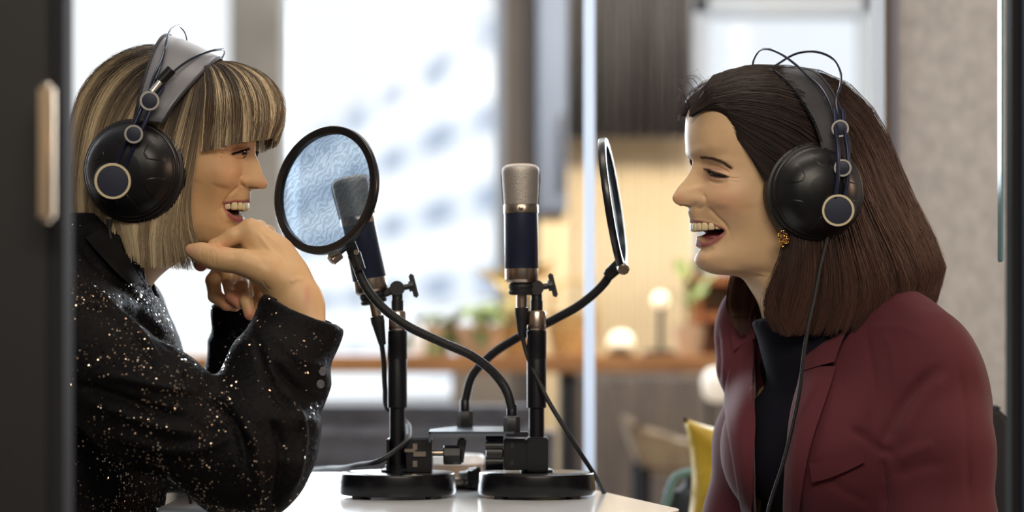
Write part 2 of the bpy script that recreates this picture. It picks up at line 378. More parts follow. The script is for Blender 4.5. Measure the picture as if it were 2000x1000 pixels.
# ---- sofa and beige chair
def soft_box(name, c, d, m, parent, rot=None, bev=.05, bulge=0, label=None):
    b = MB(); b.box(c, d, rot, bev=bev, seg=5); return b.done(name, m, parent, label=label)
e = empty('sofa', (X_(760,4.4), 4.5, 0), 'charcoal sofa standing behind the microphone stands', 'sofa')
soft_box('backrest', ((X_(430,4.2)+X_(1085,4.2))/2, 4.3, Z_(795,4.2)-.22), (X_(1085,4.2)-X_(430,4.2), .2, .44), M_sofa, e)
soft_box('seat', ((X_(430,4.2)+X_(1085,4.2))/2, 4.65, .30), (X_(1085,4.2)-X_(430,4.2), .6, .26), M_sofa, e)
M_beige = noise_color(mat('beige_cloth', srgb(150,130,104), .9), srgb(138,118,94), srgb(160,140,112), 25)
e = empty('lounge_chair', (X_(1290,4.6), 4.6, 0), 'low beige lounge chair seen left of the yellow cushion', 'chair')
P = [at(1222,818,4.6), at(1236,822,4.6), at(1290,862,4.6), at(1420,880,4.6), at(1420,925,4.6), at(1262,925,4.6), at(1240,880,4.6)]
b = MB(); b.poly_prism(P, (0,.3,0)); bmesh.ops.bevel(b.bm, geom=list(b.bm.edges), offset=.012, segments=3, affect='EDGES'); b.done('seat_shell', M_beige, e)
for px, yy in ((1260,4.64),(1405,4.64),(1260,4.86),(1405,4.86)):
    b = MB(); q = at(px,925,4.6); b.tube([(q.x,yy,q.z+.01),(q.x,yy,0)], [.016,.01]); b.done('leg', M_dark_metal, e)
# grey side armchair (teal edge) close behind the yellow cushion
M_teal = mat('teal_piping', srgb(110,150,156), .5)
M_grey_chair = mat('slate_upholstery', srgb(66,70,78), .8)
e = empty('armchair', (X_(1340,3.2), 3.3, 0), 'dark slate armchair with pale teal piping under the yellow cushion', 'chair')
q0, q1 = at(1303,922,3.2), at(1500,922,3.2)
b = MB(); b.box(((q0.x+q1.x)/2, 3.26, q0.z-.2), (q1.x-q0.x, .1, .4), bev=.03, seg=5); b.done('arm', M_grey_chair, e)
b = MB(); b.box(((q0.x+q1.x)/2, 3.55, q0.z-.33), (q1.x-q0.x, .5, .18), bev=.03, seg=4); b.done('seat', M_grey_chair, e)
b = MB(); b.tube([(q0.x+.004,3.205,q0.z-.4),(q0.x+.004,3.205,q0.z-.03),(q0.x+.012,3.205,q0.z-.008),(q0.x+.035,3.205,q0.z-.0),(q1.x-.03,3.205,q0.z-.0)], .0065, sub=40); b.done('piping', M_teal, e)
b = MB(); b.box(((q0.x+q1.x)/2, 3.45, (q0.z-.42)/2), (q1.x-q0.x-.06, .4, q0.z-.42)); b.done('base', M_dark_metal, e, smooth=False)
# yellow cushion
M_yellow = noise_color(mat('yellow_satin', srgb(212,178,40), .42), srgb(196,160,30), srgb(224,194,62), 14, bump=.5, bscale=22, dist=.01)
def cushion(name, c, wd, h, t, rot, m, lab):
    n = 26; V = []; F = []
    for sgn in (1, -1):
        for i in range(n+1):
            for j in range(n+1):
                u, v = 2*i/n-1, 2*j/n-1
                pu = u*(1-.17*(1-v*v)*abs(u)); pv = v*(1-.17*(1-u*u)*abs(v))
                th = t*.5*((1-abs(u)**2.6)*(1-abs(v)**2.6))**.45
                wr = .006*math.sin(7*u+3*v)*math.sin(5*v-2*u)*(1-abs(u)**4)*(1-abs(v)**4)
                p = rot @ Vector((pu*wd/2, -sgn*(th+wr), pv*h/2)); V.append(Vector(c)+p)
    N = (n+1)**2
    for s_ in (0,1):
        for i in range(n):
            for j in range(n):
                a = s_*N+i*(n+1)+j; f = (a,a+n+1,a+n+2,a+1); F.append(f if s_ == 0 else f[::-1])
    me = mesh_from(V,F,name); bm = bmesh.new(); bm.from_mesh(me); bmesh.ops.remove_doubles(bm, verts=bm.verts, dist=1e-5); bm.to_mesh(me); bm.free()
    return tag(link(name, me, m), lab, 'cushion')
cushion('cushion', at(1466,962,2.98), .19, .19, .08, Matrix.Rotation(math.radians(3),3,'Y'), M_yellow, 'yellow satin cushion beside the burgundy jacket')
# ============================================================ building outside
M_bwall = mat('white_render', srgb(238,242,245), .9)
M_bwin = mat('grey_blue_window', srgb(146,162,184), .5)
M_bband = mat('pale_blue_band', srgb(216,224,234), .8)
e = empty('apartment_block', (-9, 100, -6), 'white multi-storey block with rows of grey windows outside the window', 'building')
D = Vector((-.224, 1, 0)).normalized(); NN = Vector((D.y, -D.x, 0))*-1   # facade runs along D, outward normal faces the viewer's left
NN = Vector((-D.y, D.x, 0)); 
base = Vector((-3.2, 100, 0))
def bp(t, z, off=0): return base + D*t + NN*off + Vector((0,0,z))
def zrow(py, Y): return CAMZ+(HY-py)/FPX*Y
t0_, t1_ = -24, 95; roof = zrow(112, 100)
V = [bp(t0_,-9), bp(t1_,-9), bp(t1_,roof), bp(t0_,roof)]
b = MB(); b.poly_prism(V, -NN*12); b.done('wall', M_bwall, e, smooth=False)
rows = [130, 270, 415, 560, 705]
bandm = None
for ri, py in enumerate(rows):
    zc_ = zrow(py,100)
    b = MB(); b.poly_prism([bp(t0_,zc_-.85,.02), bp(t1_,zc_-.85,.02), bp(t1_,zc_+.85,.02), bp(t0_,zc_+.85,.02)], NN*.05); b.done('band', M_bband, e, smooth=False)
    for k in range(-2, 7):
        tc_ = k*12.2; hw = 3.7
        f = MB(); f.poly_prism([bp(tc_-hw,zc_-.6,.08), bp(tc_+hw,zc_-.6,.08), bp(tc_+hw,zc_+.6,.08), bp(tc_-hw,zc_+.6,.08)], NN*.05)
        fo = f.done('window', M_bwall, e, smooth=False)
        g = MB(); 
        for q in (-1, 1):
            g.poly_prism([bp(tc_+q*hw/2-hw*.47,zc_-.55,.14), bp(tc_+q*hw/2+hw*.47,zc_-.55,.14), bp(tc_+q*hw/2+hw*.47,zc_+.55,.14), bp(tc_+q*hw/2-hw*.47,zc_+.55,.14)], NN*.02)
        g.done('pane', M_bwin, fo, smooth=False)
# ============================================================ booth: felt wall, glass, door
fw = sbox('wall_booth_right', (X_(1752,3.35), 3.35, 0), (X_(2300,3.35), 3.42, 2.4), M_felt)
post = sbox('trim_4', (X_(1724,3.3), 3.28, 0), (X_(1737,3.3), 3.42, 2.4), mat('brown_post', srgb(96,84,74), .6), bev=.003)
sbox('trim_5', (X_(1737,3.3), 3.28, 0), (X_(1752,3.3), 3.42, 2.4), mat('steel_post', srgb(112,114,130), .4), bev=.003)
M_joint = mat('glass_edge', srgb(225,232,240), .4)
tlj = nd(M_joint,'ShaderNodeBsdfTranslucent'); tlj.inputs[0].default_value = (.86,.92,1,1); mxj = nd(M_joint,'ShaderNodeMixShader'); mxj.inputs[0].default_value = .7
lk(M_joint, BS(M_joint).outputs[0], mxj.inputs[1]); lk(M_joint, tlj.outputs[0], mxj.inputs[2]); lk(M_joint, mxj.outputs[0], M_joint.node_tree.nodes['Material Output'].inputs[0]) 
bg_ = empty('glass_partition', (X_(1150,3.4), 3.4, 0), 'clear glass partition with a pale vertical joint behind the microphones', 'partition')
b = MB(); b.box(((X_(1160,3.4)+X_(1724,3.4))/2, 3.36, 1.2), (X_(1724,3.4)-X_(1160,3.4), .010, 2.4)); b.done('pane', M_glass, bg_, smooth=False)
b = MB(); b.box(((X_(-400,3.4)+X_(1142,3.4))/2, 3.36, 1.2), (X_(1142,3.4)-X_(-400,3.4), .010, 2.4)); b.done('pane', M_glass, bg_, smooth=False)
b = MB(); b.box((X_(1151,3.36), 3.36, 1.2+.27), (X_(1162,3.36)-X_(1141,3.36), .016, 1.86), bev=.003); b.done('joint_strip', M_joint, bg_)
# front door of the booth, open, seen edge-on at the left; frame on the right
YD = 1.75
dr = sbox('door_1', (X_(-160,YD), YD-.02, 0), (X_(112,YD), YD+.02, 2.35), M_doorleaf, bev=.004)
b = MB(); b.box((X_(120,YD), YD+.0, 1.175), (X_(134,YD)-X_(106,YD), .044, 2.35), bev=.004); b.done('door_stile', mat('soft_dark_edge', srgb(20,21,27), .85), dr)
M_brass = mat('brushed_brass', srgb(214,190,160), .35, 1.0)
b = MB(); b.box((X_(94,YD-.05), YD-.055, (Z_(178,YD)+Z_(442,YD))/2), (X_(110,YD)-X_(80,YD), .012, Z_(178,YD)-Z_(442,YD)), bev=.004, seg=3)
b.box((X_(92,YD-.035), YD-.034, (Z_(195,YD)+Z_(425,YD))/2), (.006, .034, Z_(195,YD)-Z_(425,YD)))
b.done('door_handle', M_brass, dr)
fr = sbox('trim_6', (X_(1972,2.0), 1.99, 0), (X_(1990,2.0), 2.02, 2.35), mat('matt_black_frame', srgb(16,17,20), .9), bev=.003)
sbox('trim_7', (X_(1990,2.0), 1.98, 0), (X_(2120,2.0), 2.03, 2.35), M_door_edge, bev=.003)
sbox('trim_8', (X_(1952,2.3), 2.29, 1.0), (X_(1956,2.3), 2.31, 2.35), mat('cyan_glass_edge', srgb(130,170,182), .2), bev=.001)
e = empty('office_chair', (X_(1985,2.75), 2.8, 0), 'black office chair behind the back of the burgundy jacket', 'chair')
b = MB(); P = [at(1925,795,2.75),at(1945,790,2.75),at(1965,800,2.75),at(1990,840,2.75),at(2010,900,2.75),at(2015,1100,2.75),at(1900,1100,2.75),at(1900,800,2.75)]
b.poly_prism(P, (0,.06,0)); bmesh.ops.bevel(b.bm, geom=list(b.bm.edges), offset=.01, segments=3, affect='EDGES'); b.done('backrest', mat('black_mesh_cloth', srgb(34,34,38), .8), e)
b = MB(); b.box((.55,2.65,.46),(.44,.44,.07), bev=.03, seg=4); b.done('seat', mat('black_seat_cloth', srgb(34,34,38), .8), e)
b = MB(); b.tube([(.55,2.65,.44),(.55,2.65,.08)], .025)
for k in range(5):
    a = 2*PI*k/5; b.tube([(.55,2.65,.10),(.55+.27*math.cos(a),2.65+.27*math.sin(a),.06)], .016)
b.done('base', M_dark_metal, e)
b = MB()
for k in range(5):
    a = 2*PI*k/5; b.lathe([(.028,-.012),(.03,0),(.028,.012)], (.55+.27*math.cos(a),2.65+.27*math.sin(a),.03), axis=(-math.sin(a),math.cos(a),0), n=16)
b.done('castor', M_dark_metal, e)
b = MB(); b.tube([(.62,2.82,.44),(.62,2.83,.6)], .02); b.done('back_stem', M_dark_metal, e)
# ---- table
TP = [(.185,2.36),(.105,2.66),(.03,2.93),(-.02,3.0),(-.2,3.02),(-.30,3.02),(-.378,2.95),(-.378,2.36),(-.33,2.30),(.12,2.30)]
def round_poly(P, r, seg=8):
    out = []; n = len(P)
    for i in range(n):
        p = Vector(P[i]); a = Vector(P[i-1]); c = Vector(P[(i+1)%n])
        da, dc = (a-p), (c-p); rr = min(r, da.length*.45, dc.length*.45)
        s_, e_ = p+da.normalized()*rr, p+dc.normalized()*rr
        for k in range(seg+1):
            t = k/seg; out.append(((1-t)**2)*s_+2*t*(1-t)*p+t*t*e_)
    return out
tb = empty('table', (-.12, 2.7, 0), 'white laminate table with rounded corners under the microphone stands', 'table')
M_top = mat('white_laminate', srgb(228,231,234), .16)
outl = round_poly(TP, .05)
b = MB(); b.poly_prism([(p.x,p.y,TABLE_Z-.022) for p in outl], (0,0,.022)); 
es = [e_ for e_ in b.bm.edges if abs(e_.verts[0].co.z-e_.verts[1].co.z) < 1e-6]
bmesh.ops.bevel(b.bm, geom=es, offset=.003, segments=3, affect='EDGES'); b.done('table_top', M_top, tb)
b = MB(); b.tube([(-.12,2.87,TABLE_Z-.02),(-.12,2.87,.02)], .035, n=24); b.done('column', M_dark_metal, tb)
b = MB(); b.lathe([(.26,0),(.26,.012),(.05,.02)], (-.12,2.87,0)); b.done('foot', M_dark_metal, tb)
# ============================================================ microphones, stands, pop filters
M_black = mat('black_satin_metal', srgb(18,18,23), .38, .3)
M_blackpl = mat('black_plastic', srgb(15,15,19), .42)
M_rubber = mat('black_rubber', srgb(15,15,18), .6)
M_base = mat('black_cast_iron', srgb(20,20,23), .24, .2)
M_nickel = mat('warm_nickel', srgb(176,160,146), .28, 1.0)
M_navy = mat('navy_lacquer', srgb(34,40,62), .35, .25)
M_grille = mat('steel_mesh', srgb(172,165,158), .5, .7)
tc = nd(M_grille, 'ShaderNodeTexCoord'); vr = nd(M_grille, 'ShaderNodeTexVoronoi'); vr.inputs['Scale'].default_value = 900
lk(M_grille, tc.outputs['Object'], vr.inputs['Vector']); bp_ = nd(M_grille, 'ShaderNodeBump'); bp_.inputs['Strength'].default_value = .5; bp_.inputs['Distance'].default_value = .0006
lk(M_grille, vr.outputs['Distance'], bp_.inputs['Height']); lk(M_grille, bp_.outputs[0], BS(M_grille).inputs['Normal'])
YS = 2.57; PS = YS/FPX     # metres per pixel at the stands
def px3(px, py, Y=YS): return at(px, py, Y)

def stand(px, lab):
    x = X_(px, YS)
    e = empty('microphone_stand', (x, YS, TABLE_Z), lab, 'stand', 'weighted table stands')
    R = 115*PS
    b = MB(); b.lathe([(R*.9,.0035),(R*.985,.0035),(R,.006),(R*.975,.0262),(R*.97,.0272),(R*.96,.0277),(R*.5,.0283),(.0,.0285)], (x,YS,TABLE_Z), n=72, cap=False); b.done('base', M_base, e)
    for k in range(4):
        a = PI/4+k*PI/2
        b = MB(); b.lathe([(.008,0),(.008,.0045)], (x+R*.86*math.cos(a), YS+R*.86*math.sin(a), TABLE_Z), n=16); b.done('rubber_foot', M_rubber, e)
    zt = lambda py: Z_(py, YS)
    b = MB(); b.lathe([(.019,.0285),(.019,.031),(.014,.033),(.014,.036)], (x,YS,TABLE_Z), n=32); b.done('collar', M_black, e)
    b = MB(); b.lathe([(15*PS, TABLE_Z+.03-TABLE_Z),(15*PS, zt(790)-TABLE_Z)], (x,YS,TABLE_Z), n=32); b.done('pole', M_black, e)
    b = MB(); r = 19*PS
    b.lathe([(r*.9,0),(r,.001),(r,.055),(r*.98,.056),(r*.98,.0565),(r,.057),(r,zt(645)-zt(797)-.001),(r*.9,zt(645)-zt(797))], (x,YS,zt(797)), n=36); b.done('sleeve', M_black, e)
    b = MB(); r = 18.5*PS
    b.lathe([(r*.92,0),(r,.0015),(r,.005),(r*.95,.0055),(r,.006),(r,.020),(r*.9,.022)], (x,YS,zt(645)), n=14); b.done('nut', M_nickel, e)
    b = MB(); r = 11.5*PS
    b.lathe([(r*1.05,0),(r*1.05,.012),(r*.9,.013),(r*.9,.030)], (x,YS,zt(607)), n=24)
    b.done('thread_adapter', M_blackpl, e)
    return e, x
# ---- microphones
def mic(top, bot, w, e, front=(0,-1,0), cover=None):
    """capsule microphone from top point to bottom point, grille width w"""
    top, bot = Vector(top), Vector(bot); ax = (top-bot).normalized(); L = (top-bot).length; r = w/2
    fr = lambda a: L*a
    b = MB(); b.lathe([(r*.74,0),(r*.84,fr(.02)),(r*.86,fr(.03)),(r*.86,fr(.118))], bot, ax, n=48); b.done('lower_ring', M_nickel, e)
    b = MB(); b.lathe([(r*.86,fr(.119)),(r*.875,fr(.122)),(r*.875,fr(.585))], bot, ax, n=48); b.done('body', M_navy, e)
    b = MB(); b.lathe([(r*.9,fr(.585)),(r*.905,fr(.59)),(r*.905,fr(.655)),(r*.88,fr(.66))], bot, ax, n=48); b.done('upper_ring', M_nickel, e)
    b = MB(); b.lathe([(r*.9,fr(.66)),(r*.955,fr(.8)),(r*.99,fr(.915)),(r*.995,fr(.938)),(r*.975,fr(.958)),(r*.92,fr(.974)),(r*.80,fr(.986)),(r*.6,fr(.994)),(r*.3,fr(.999)),(.0005,fr(1.0))], bot, ax, n=56); b.done('grille', M_grille, e)
    # seams of the grille cage
    side = ax.cross(Vector(front)).normalized()
    b = MB()
    for s_ in (-1, 1):
        pts = [bot+ax*fr(a)+side*s_*r*q for a, q in ((.66,.905),(.8,.96),(.92,.995),(.955,.975),(.98,.86),(.997,.5),(1.002,.0))]
        b.tube(pts, .0011, n=6, sub=24)
    b.done('cage_seam', M_nickel, e)['kind'] = 'stuff'
    f = Vector(front); f = (f-ax*f.dot(ax)).normalized()
    b = MB(); c = bot+ax*fr(.622)+f*(r*.905-.0008); b.lathe([(.0028,0),(.0028,.0013),(.0018,.0017)], c, f, n=16); b.done('emblem', M_nickel, e)
def clip_and_plug(bot, ax, e_m, e_s, piv, knob_dir=1):
    ax = Vector(ax).normalized(); bot = Vector(bot); r = 26*PS
    b = MB(); b.lathe([(r*.8,.002),(r*.98,.0),(r,-.003),(r*.93,-.0045),(r*.93,-.007),(r,-.008),(r*.96,-.011),(r*.7,-.012)], bot, ax, n=36); b.done('clip_ring', M_rubber, e_s)
    b = MB(); b.lathe([(10.5*PS,-.011),(10.5*PS,-.026),(11.5*PS,-.0265)], bot, ax, n=24); 
    pc = empty('microphone_cable', bot)
    b.done('plug_shell', M_nickel, pc)
    b = MB(); b.lathe([(13.5*PS,-.0265),(13.5*PS,-.034),(12.5*PS,-.036),(7.5*PS,-.058),(6.5*PS,-.060),(0.0001,-.060)], bot, ax, n=28, cap=False); b.done('boot', M_rubber, pc)
    # swivel arm
    P0 = bot-ax*.005; piv = Vector(piv)
    b = MB(); b.box((P0+piv)/2, ((P0-piv).length+.006, .010, .009), rot=(piv-P0).to_track_quat('X','Z').to_matrix(), bev=.002)
    b.lathe([(.0085,-.008),(.0085,.008)], piv+Vector((0,0,.0)), (0,1,0), n=24)
    b.lathe([(11*PS,-.026),(11*PS,-.002),(9*PS,.004)], piv, (0,0,1), n=24)
    b.done('swivel', M_blackpl, e_s)
    kd = Vector((knob_dir*.97,0,.15 if knob_dir > 0 else .1)).normalized()
    b = MB(); b.lathe([(.0035,0),(.0035,.013),(.0062,.0135),(.0062,.019),(.003,.020)], piv, kd, n=16)
    b.box(piv+kd*.019, (.006,.006,.028), rot=Matrix.Rotation(math.radians(-14),3,'Y'), bev=.0015)
    b.done('wing_knob', M_blackpl, e_s)
    return pc
s1, sx1 = stand(776, 'left black table microphone stand, holding the tilted microphone')
s2, sx2 = stand(1048, 'right black table microphone stand, holding the upright microphone')
m2 = empty('microphone', px3(1018,553), 'upright navy and silver condenser microphone on the right stand', 'microphone')
mic(px3(1016.5,321), px3(1019,552), 75*PS, m2)
pc2 = clip_and_plug(px3(1019,556), (0,0,1), m2, s2, px3(1048,562))
m1 = empty('microphone', px3(728,575), 'tilted navy and silver condenser microphone behind the round pop filter', 'microphone')
t1_, b1_ = px3(682,345), px3(727,572)
mic(t1_, b1_, 75*PS, m1)
pc1 = clip_and_plug(b1_-(t1_-b1_).normalized()*.001, (t1_-b1_), m1, s1, px3(776,563))
tag(pc2, 'black cable hanging from the upright microphone down to the table edge', 'cable'); tag(pc1, 'black cable from the tilted microphone looping round the left stand', 'cable')
b = MB(); b.tube([px3(1020,655),px3(1027,685),px3(1045,730,2.56),px3(1075,790,2.55),px3(1118,860,2.55),px3(1155,918,2.57),px3(1178,960,2.62),px3(1190,985,2.70),px3(1195,1060,2.72)], 4.6*PS, n=10, sub=60); b.done('lead', M_rubber, pc2)
b = MB(); b.tube([px3(745,668),px3(749,700,2.58),px3(752,760,2.60),px3(758,800,2.62),px3(785,818,2.63),px3(799,840,2.585),px3(788,868,2.54),px3(755,893,2.52),px3(700,908,2.58),px3(640,915,2.75),px3(585,921,2.9),px3(540,927,2.97),px3(505,935,3.0),px3(492,990,3.03)], 5.2*PS, n=10, sub=90); b.done('lead', M_rubber, pc1)
# ---- pop filters
M_mesh = bpy.data.materials.new('nylon_mesh'); M_mesh.use_nodes = True; nt = M_mesh.node_tree; nt.nodes.clear()
o_ = nd(M_mesh,'ShaderNodeOutputMaterial'); tr_ = nd(M_mesh,'ShaderNodeBsdfTransparent'); tl = nd(M_mesh,'ShaderNodeBsdfTranslucent'); df = nd(M_mesh,'ShaderNodeBsdfDiffuse')
tl.inputs[0].default_value = (.5,.6,.7,1); df.inputs[0].default_value = (.10,.12,.15,1)
ad = nd(M_mesh,'ShaderNodeMixShader'); ad.inputs[0].default_value = .5; lk(M_mesh, tl.outputs[0], ad.inputs[1]); lk(M_mesh, df.outputs[0], ad.inputs[2])
tc = nd(M_mesh,'ShaderNodeTexCoord'); n1 = nd(M_mesh,'ShaderNodeTexNoise'); n1.inputs['Scale'].default_value = 14; n1.inputs['Detail'].default_value = 2
wv = nd(M_mesh,'ShaderNodeTexWave', wave_type='RINGS'); wv.inputs['Scale'].default_value = 60; wv.inputs['Distortion'].default_value = 13; wv.inputs['Detail'].default_value = 3; wv.inputs['Detail Scale'].default_value = 1.3
lk(M_mesh, tc.outputs['Object'], wv.inputs['Vector']); lk(M_mesh, tc.outputs['Object'], n1.inputs['Vector'])
n3 = nd(M_mesh,'ShaderNodeMath', operation='MULTIPLY_ADD'); n3.inputs[1].default_value = .55; lk(M_mesh, wv.outputs['Fac'], n3.inputs[0]); 
n4 = nd(M_mesh,'ShaderNodeMath', operation='MULTIPLY'); n4.inputs[1].default_value = .75; lk(M_mesh, n1.outputs['Fac'], n4.inputs[0]); lk(M_mesh, n4.outputs[0], n3.inputs[2])
rp = nd(M_mesh,'ShaderNodeValToRGB'); rp.color_ramp.elements[0].position = .15; rp.color_ramp.elements[1].position = .95; rp.color_ramp.elements[0].color = (.27,.34,.41,1); rp.color_ramp.elements[1].color = (.50,.585,.67,1)
lk(M_mesh, n3.outputs[0], rp.inputs[0]); lk(M_mesh, rp.outputs[0], tr_.inputs[0])
mx_ = nd(M_mesh,'ShaderNodeMixShader'); mx_.inputs[0].default_value = .07; lk(M_mesh, tr_.outputs[0], mx_.inputs[1]); lk(M_mesh, ad.outputs[0], mx_.inputs[2]); lk(M_mesh, mx_.outputs[0], o_.inputs[0])
M_gloss = mat('gloss_black', srgb(20,21,26), .3)
def pop_filter(c, n, R, lab, neck, clamp_pts):
    c, n = Vector(c), Vector(n).normalized(); e = empty('pop_filter', c, lab, 'pop filter')
    b = MB(); d = .0042
    prof = [(R-.009,-d*.8),(R-.0075,-d),(R-.001,-d),(R,-d*.7),(R,d*.7),(R-.001,d),(R-.0075,d),(R-.009,d*.8),(R-.009,-d*.8)]
    b.lathe(prof, c, n, n=96, cap=False); b.done('hoop', M_gloss, e)
    b = MB(); b.lathe([(R-.0088,.001),(R*.7,.0014),(R*.35,.0018),(.0003,.002)], c, n, n=96, cap=False)
    o = b.done('mesh_screen', M_mesh, e)
    # tiny rivets round the hoop
    q = n.to_track_quat('Z','Y')
    b = MB(); b.tube(neck, .0051, n=12, sub=70); g = b.done('gooseneck', M_rubber, e)
    # ribs of the gooseneck
    P, _ = smooth_path([Vector(p) for p in neck], 150, .004)
    b = MB()
    for i in range(2, len(P)-2, 1):
        t = (P[i+1]-P[i-1]).normalized(); b.lathe([(.0050,-.0004),(.0055,0),(.0050,.0004)], P[i], t, n=10, cap=False)
    o = b.done('gooseneck_rib', M_black, e); o['kind'] = 'stuff'
    return e
f1 = pop_filter(at(637,371.5,2.50), (-.565,-.81,.15), 128/1750, 'round pop filter with white mesh in front of the tilted microphone',
    [at(692,503,2.51), at(704,540,2.51), at(735,588,2.505), at(790,633,2.50), at(862,668,2.50), at(925,697,2.50), at(968,732,2.51), at(992,770,2.53), at(999.5,800,2.54)], None)
f2 = pop_filter(at(1197,399,2.57), (.985,-.125,.15), 131/1702, 'pop filter seen edge-on between the upright microphone and right woman',
    [at(1200,522,2.57), at(1180,553,2.58), at(1140,590,2.59), at(1080,625,2.61), at(1010,660,2.63), at(955,697,2.645), at(922,735,2.655), at(908,785,2.66)], None)
def yclamp(e, hub, tail, knobp, sil):
    """clamp block that joins hoop to gooseneck"""
    hub, tail, knobp = Vector(hub), Vector(tail), Vector(knobp)
    b = MB(); d = tail-hub; b.box((hub+tail)/2, (d.length+.008, .012, .013), rot=d.to_track_quat('X','Z').to_matrix(), bev=.002)
    b.tube([hub+d*.5, tail+d*.35], [.008,.0062], n=14)
    b.tube([hub+Vector((0,.0,0)), knobp], .0025, n=8)
    b.done('clamp', M_blackpl, e)
    kd = (knobp-hub).normalized()
    b = MB(); b.lathe([(.004,-.003),(.0068,-.002),(.0068,.010),(.005,.0115),(.0001,.0115)], knobp, kd, n=9); b.done('thumb_screw', sil, e)
    b = MB(); b.lathe([(.003,-.0015),(.003,.0015)], (hub+tail)/2+Vector((.003,-.0078,.002)), (0,-1,0), n=12); b.done('rivet', M_nickel, e)
yclamp(f1, at(684,478,2.505), at(699,515,2.505), at(660,497,2.50), M_nickel)
yclamp(f2, at(1212,514,2.57), at(1192,534,2.572), at(1216,522,2.55), M_nickel)
# clamps on the stand poles
def knurl(b, c, ax, r, h, n=12):
    prof = [(r*.7,-h/2),(r,-h/2+.001),(r,h/2-.001),(r*.7,h/2)]
    b.lathe(prof, c, ax, n=n)
    q = Vector(ax).to_track_quat('Z','Y')
    for k in range(5):
        a = 2*PI*k/5; b.lathe([(r*.33,-h/2),(r*.33,h/2)], Vector(c)+q@Vector((r*.95*math.cos(a), r*.95*math.sin(a),0)), ax, n=10)
# filter 1's clamp: on the right stand's pole (block + star knob)
zb = Z_(918,YS); zt_ = Z_(853,YS)
b = MB(); b.box((X_(1049,YS), YS-.004, (zb+zt_)/2), (42*PS, .042, zt_-zb), bev=.0015); b.box((X_(1006,YS), YS-.010, (zb+zt_)/2), (44*PS, .028, zt_-zb-.002), bev=.0015)
b.box((X_(1010,YS), YS-.028, Z_(847,YS-.02)), (44*PS, .022, 9*PS), bev=.001); b.done('pole_clamp', M_navy if False else M_black, f1)
b = MB()
for py in (868, 902): b.box((X_(1000,YS), YS-.0245, Z_(py,YS)), (.0035, .0015, .006))
b.done('slot', M_rubber, f1)['kind'] = 'stuff'
b = MB(); knurl(b, (X_(966,YS), YS-.012, Z_(884,YS)), (1,0,0), .016, .020); b.tube([(X_(960,YS),YS-.012,Z_(884,YS)),(X_(990,YS),YS-.012,Z_(884,YS))], .004); b.done('star_knob', M_blackpl, f1)
p0 = at(999.5,800,2.54)
b = MB(); b.lathe([(.0058,.0),(.0058,.012),(.005,.013)], (p0.x,p0.y,Z_(812,2.54)), n=16); b.lathe([(.009,-.001),(.0095,.001),(.0095,.0165),(.0085,.018)], (p0.x,p0.y,Z_(845,2.54)), n=6); b.done('ferrule', M_black, f1)
# filter 2's clamp: on the left stand's pole, with the long flat plate
b = MB(); zc_ = Z_(888,YS)
b.box((X_(820,YS), YS-.018, zc_), (50*PS, .003, 64*PS), bev=.0008); b.box((X_(820,YS), YS+.018, zc_), (50*PS, .003, 64*PS), bev=.0008); b.box((X_(842,YS), YS, zc_), (.003, .037, 64*PS), bev=.0008)
b.box((X_(776,YS), YS+.018, zc_), (40*PS, .003, 64*PS), bev=.0008); b.box((X_(759,YS), YS-.0, zc_), (.003, .037, 64*PS), bev=.0008)
b.done('pole_clamp', M_black, f2)
b = MB()
for py, w_, px in ((871,.005,812),(904,.005,812)): b.box((X_(px,YS), YS-.0198, Z_(py,YS)), (w_, .0012, .007))
b.box((X_(802,YS), YS-.0205, Z_(878,YS)), (.012,.003,.0035)); b.box((X_(821,YS), YS-.0205, Z_(885,YS)), (.014,.003,.0055))
b.done('screw', M_nickel, f2)['kind'] = 'stuff'
b = MB(); b.tube([(X_(842,YS),YS-.006,Z_(884,YS)),(X_(880,YS),YS-.006,Z_(884,YS))], .0035); b.done('screw_shaft', M_nickel, f2)
b = MB(); b.lathe([(.010,-.001),(.011,0),(.011,.018),(.009,.020)], (X_(868,YS),YS-.006,Z_(888,YS)), (1,0,0), n=8); b.box((X_(900,YS),YS-.006,Z_(880,YS)), (.010,.012,.030), rot=Matrix.Rotation(math.radians(8),3,'Y'), bev=.002); b.done('wing_knob', M_blackpl, f2)
zp = Z_(843,2.53)
b = MB(); b.poly_prism([(X_(838,2.53),2.53,zp),(X_(1004,2.53),2.53,zp),(X_(1000,2.68),2.68,zp),(X_(885,2.68),2.68,zp),(X_(840,2.60),2.60,zp)], (0,0,-.0025)); b.box((X_(839,2.53)+.0,2.545,zp-.006), (.0025,.03,.012)); b.done('flat_plate', mat('brushed_grey_steel', srgb(120,132,142), .25, .9), f2, smooth=False)
p0 = at(908,785,2.66)
b = MB(); b.lathe([(.0058,0),(.0058,.013),(.005,.014)], (p0.x,p0.y,Z_(803,2.66)), n=16); b.lathe([(.009,-.001),(.0095,.001),(.0095,.0175),(.0085,.019)], (p0.x,p0.y,Z_(834,2.66)), n=6); b.done('ferrule', M_black, f2)
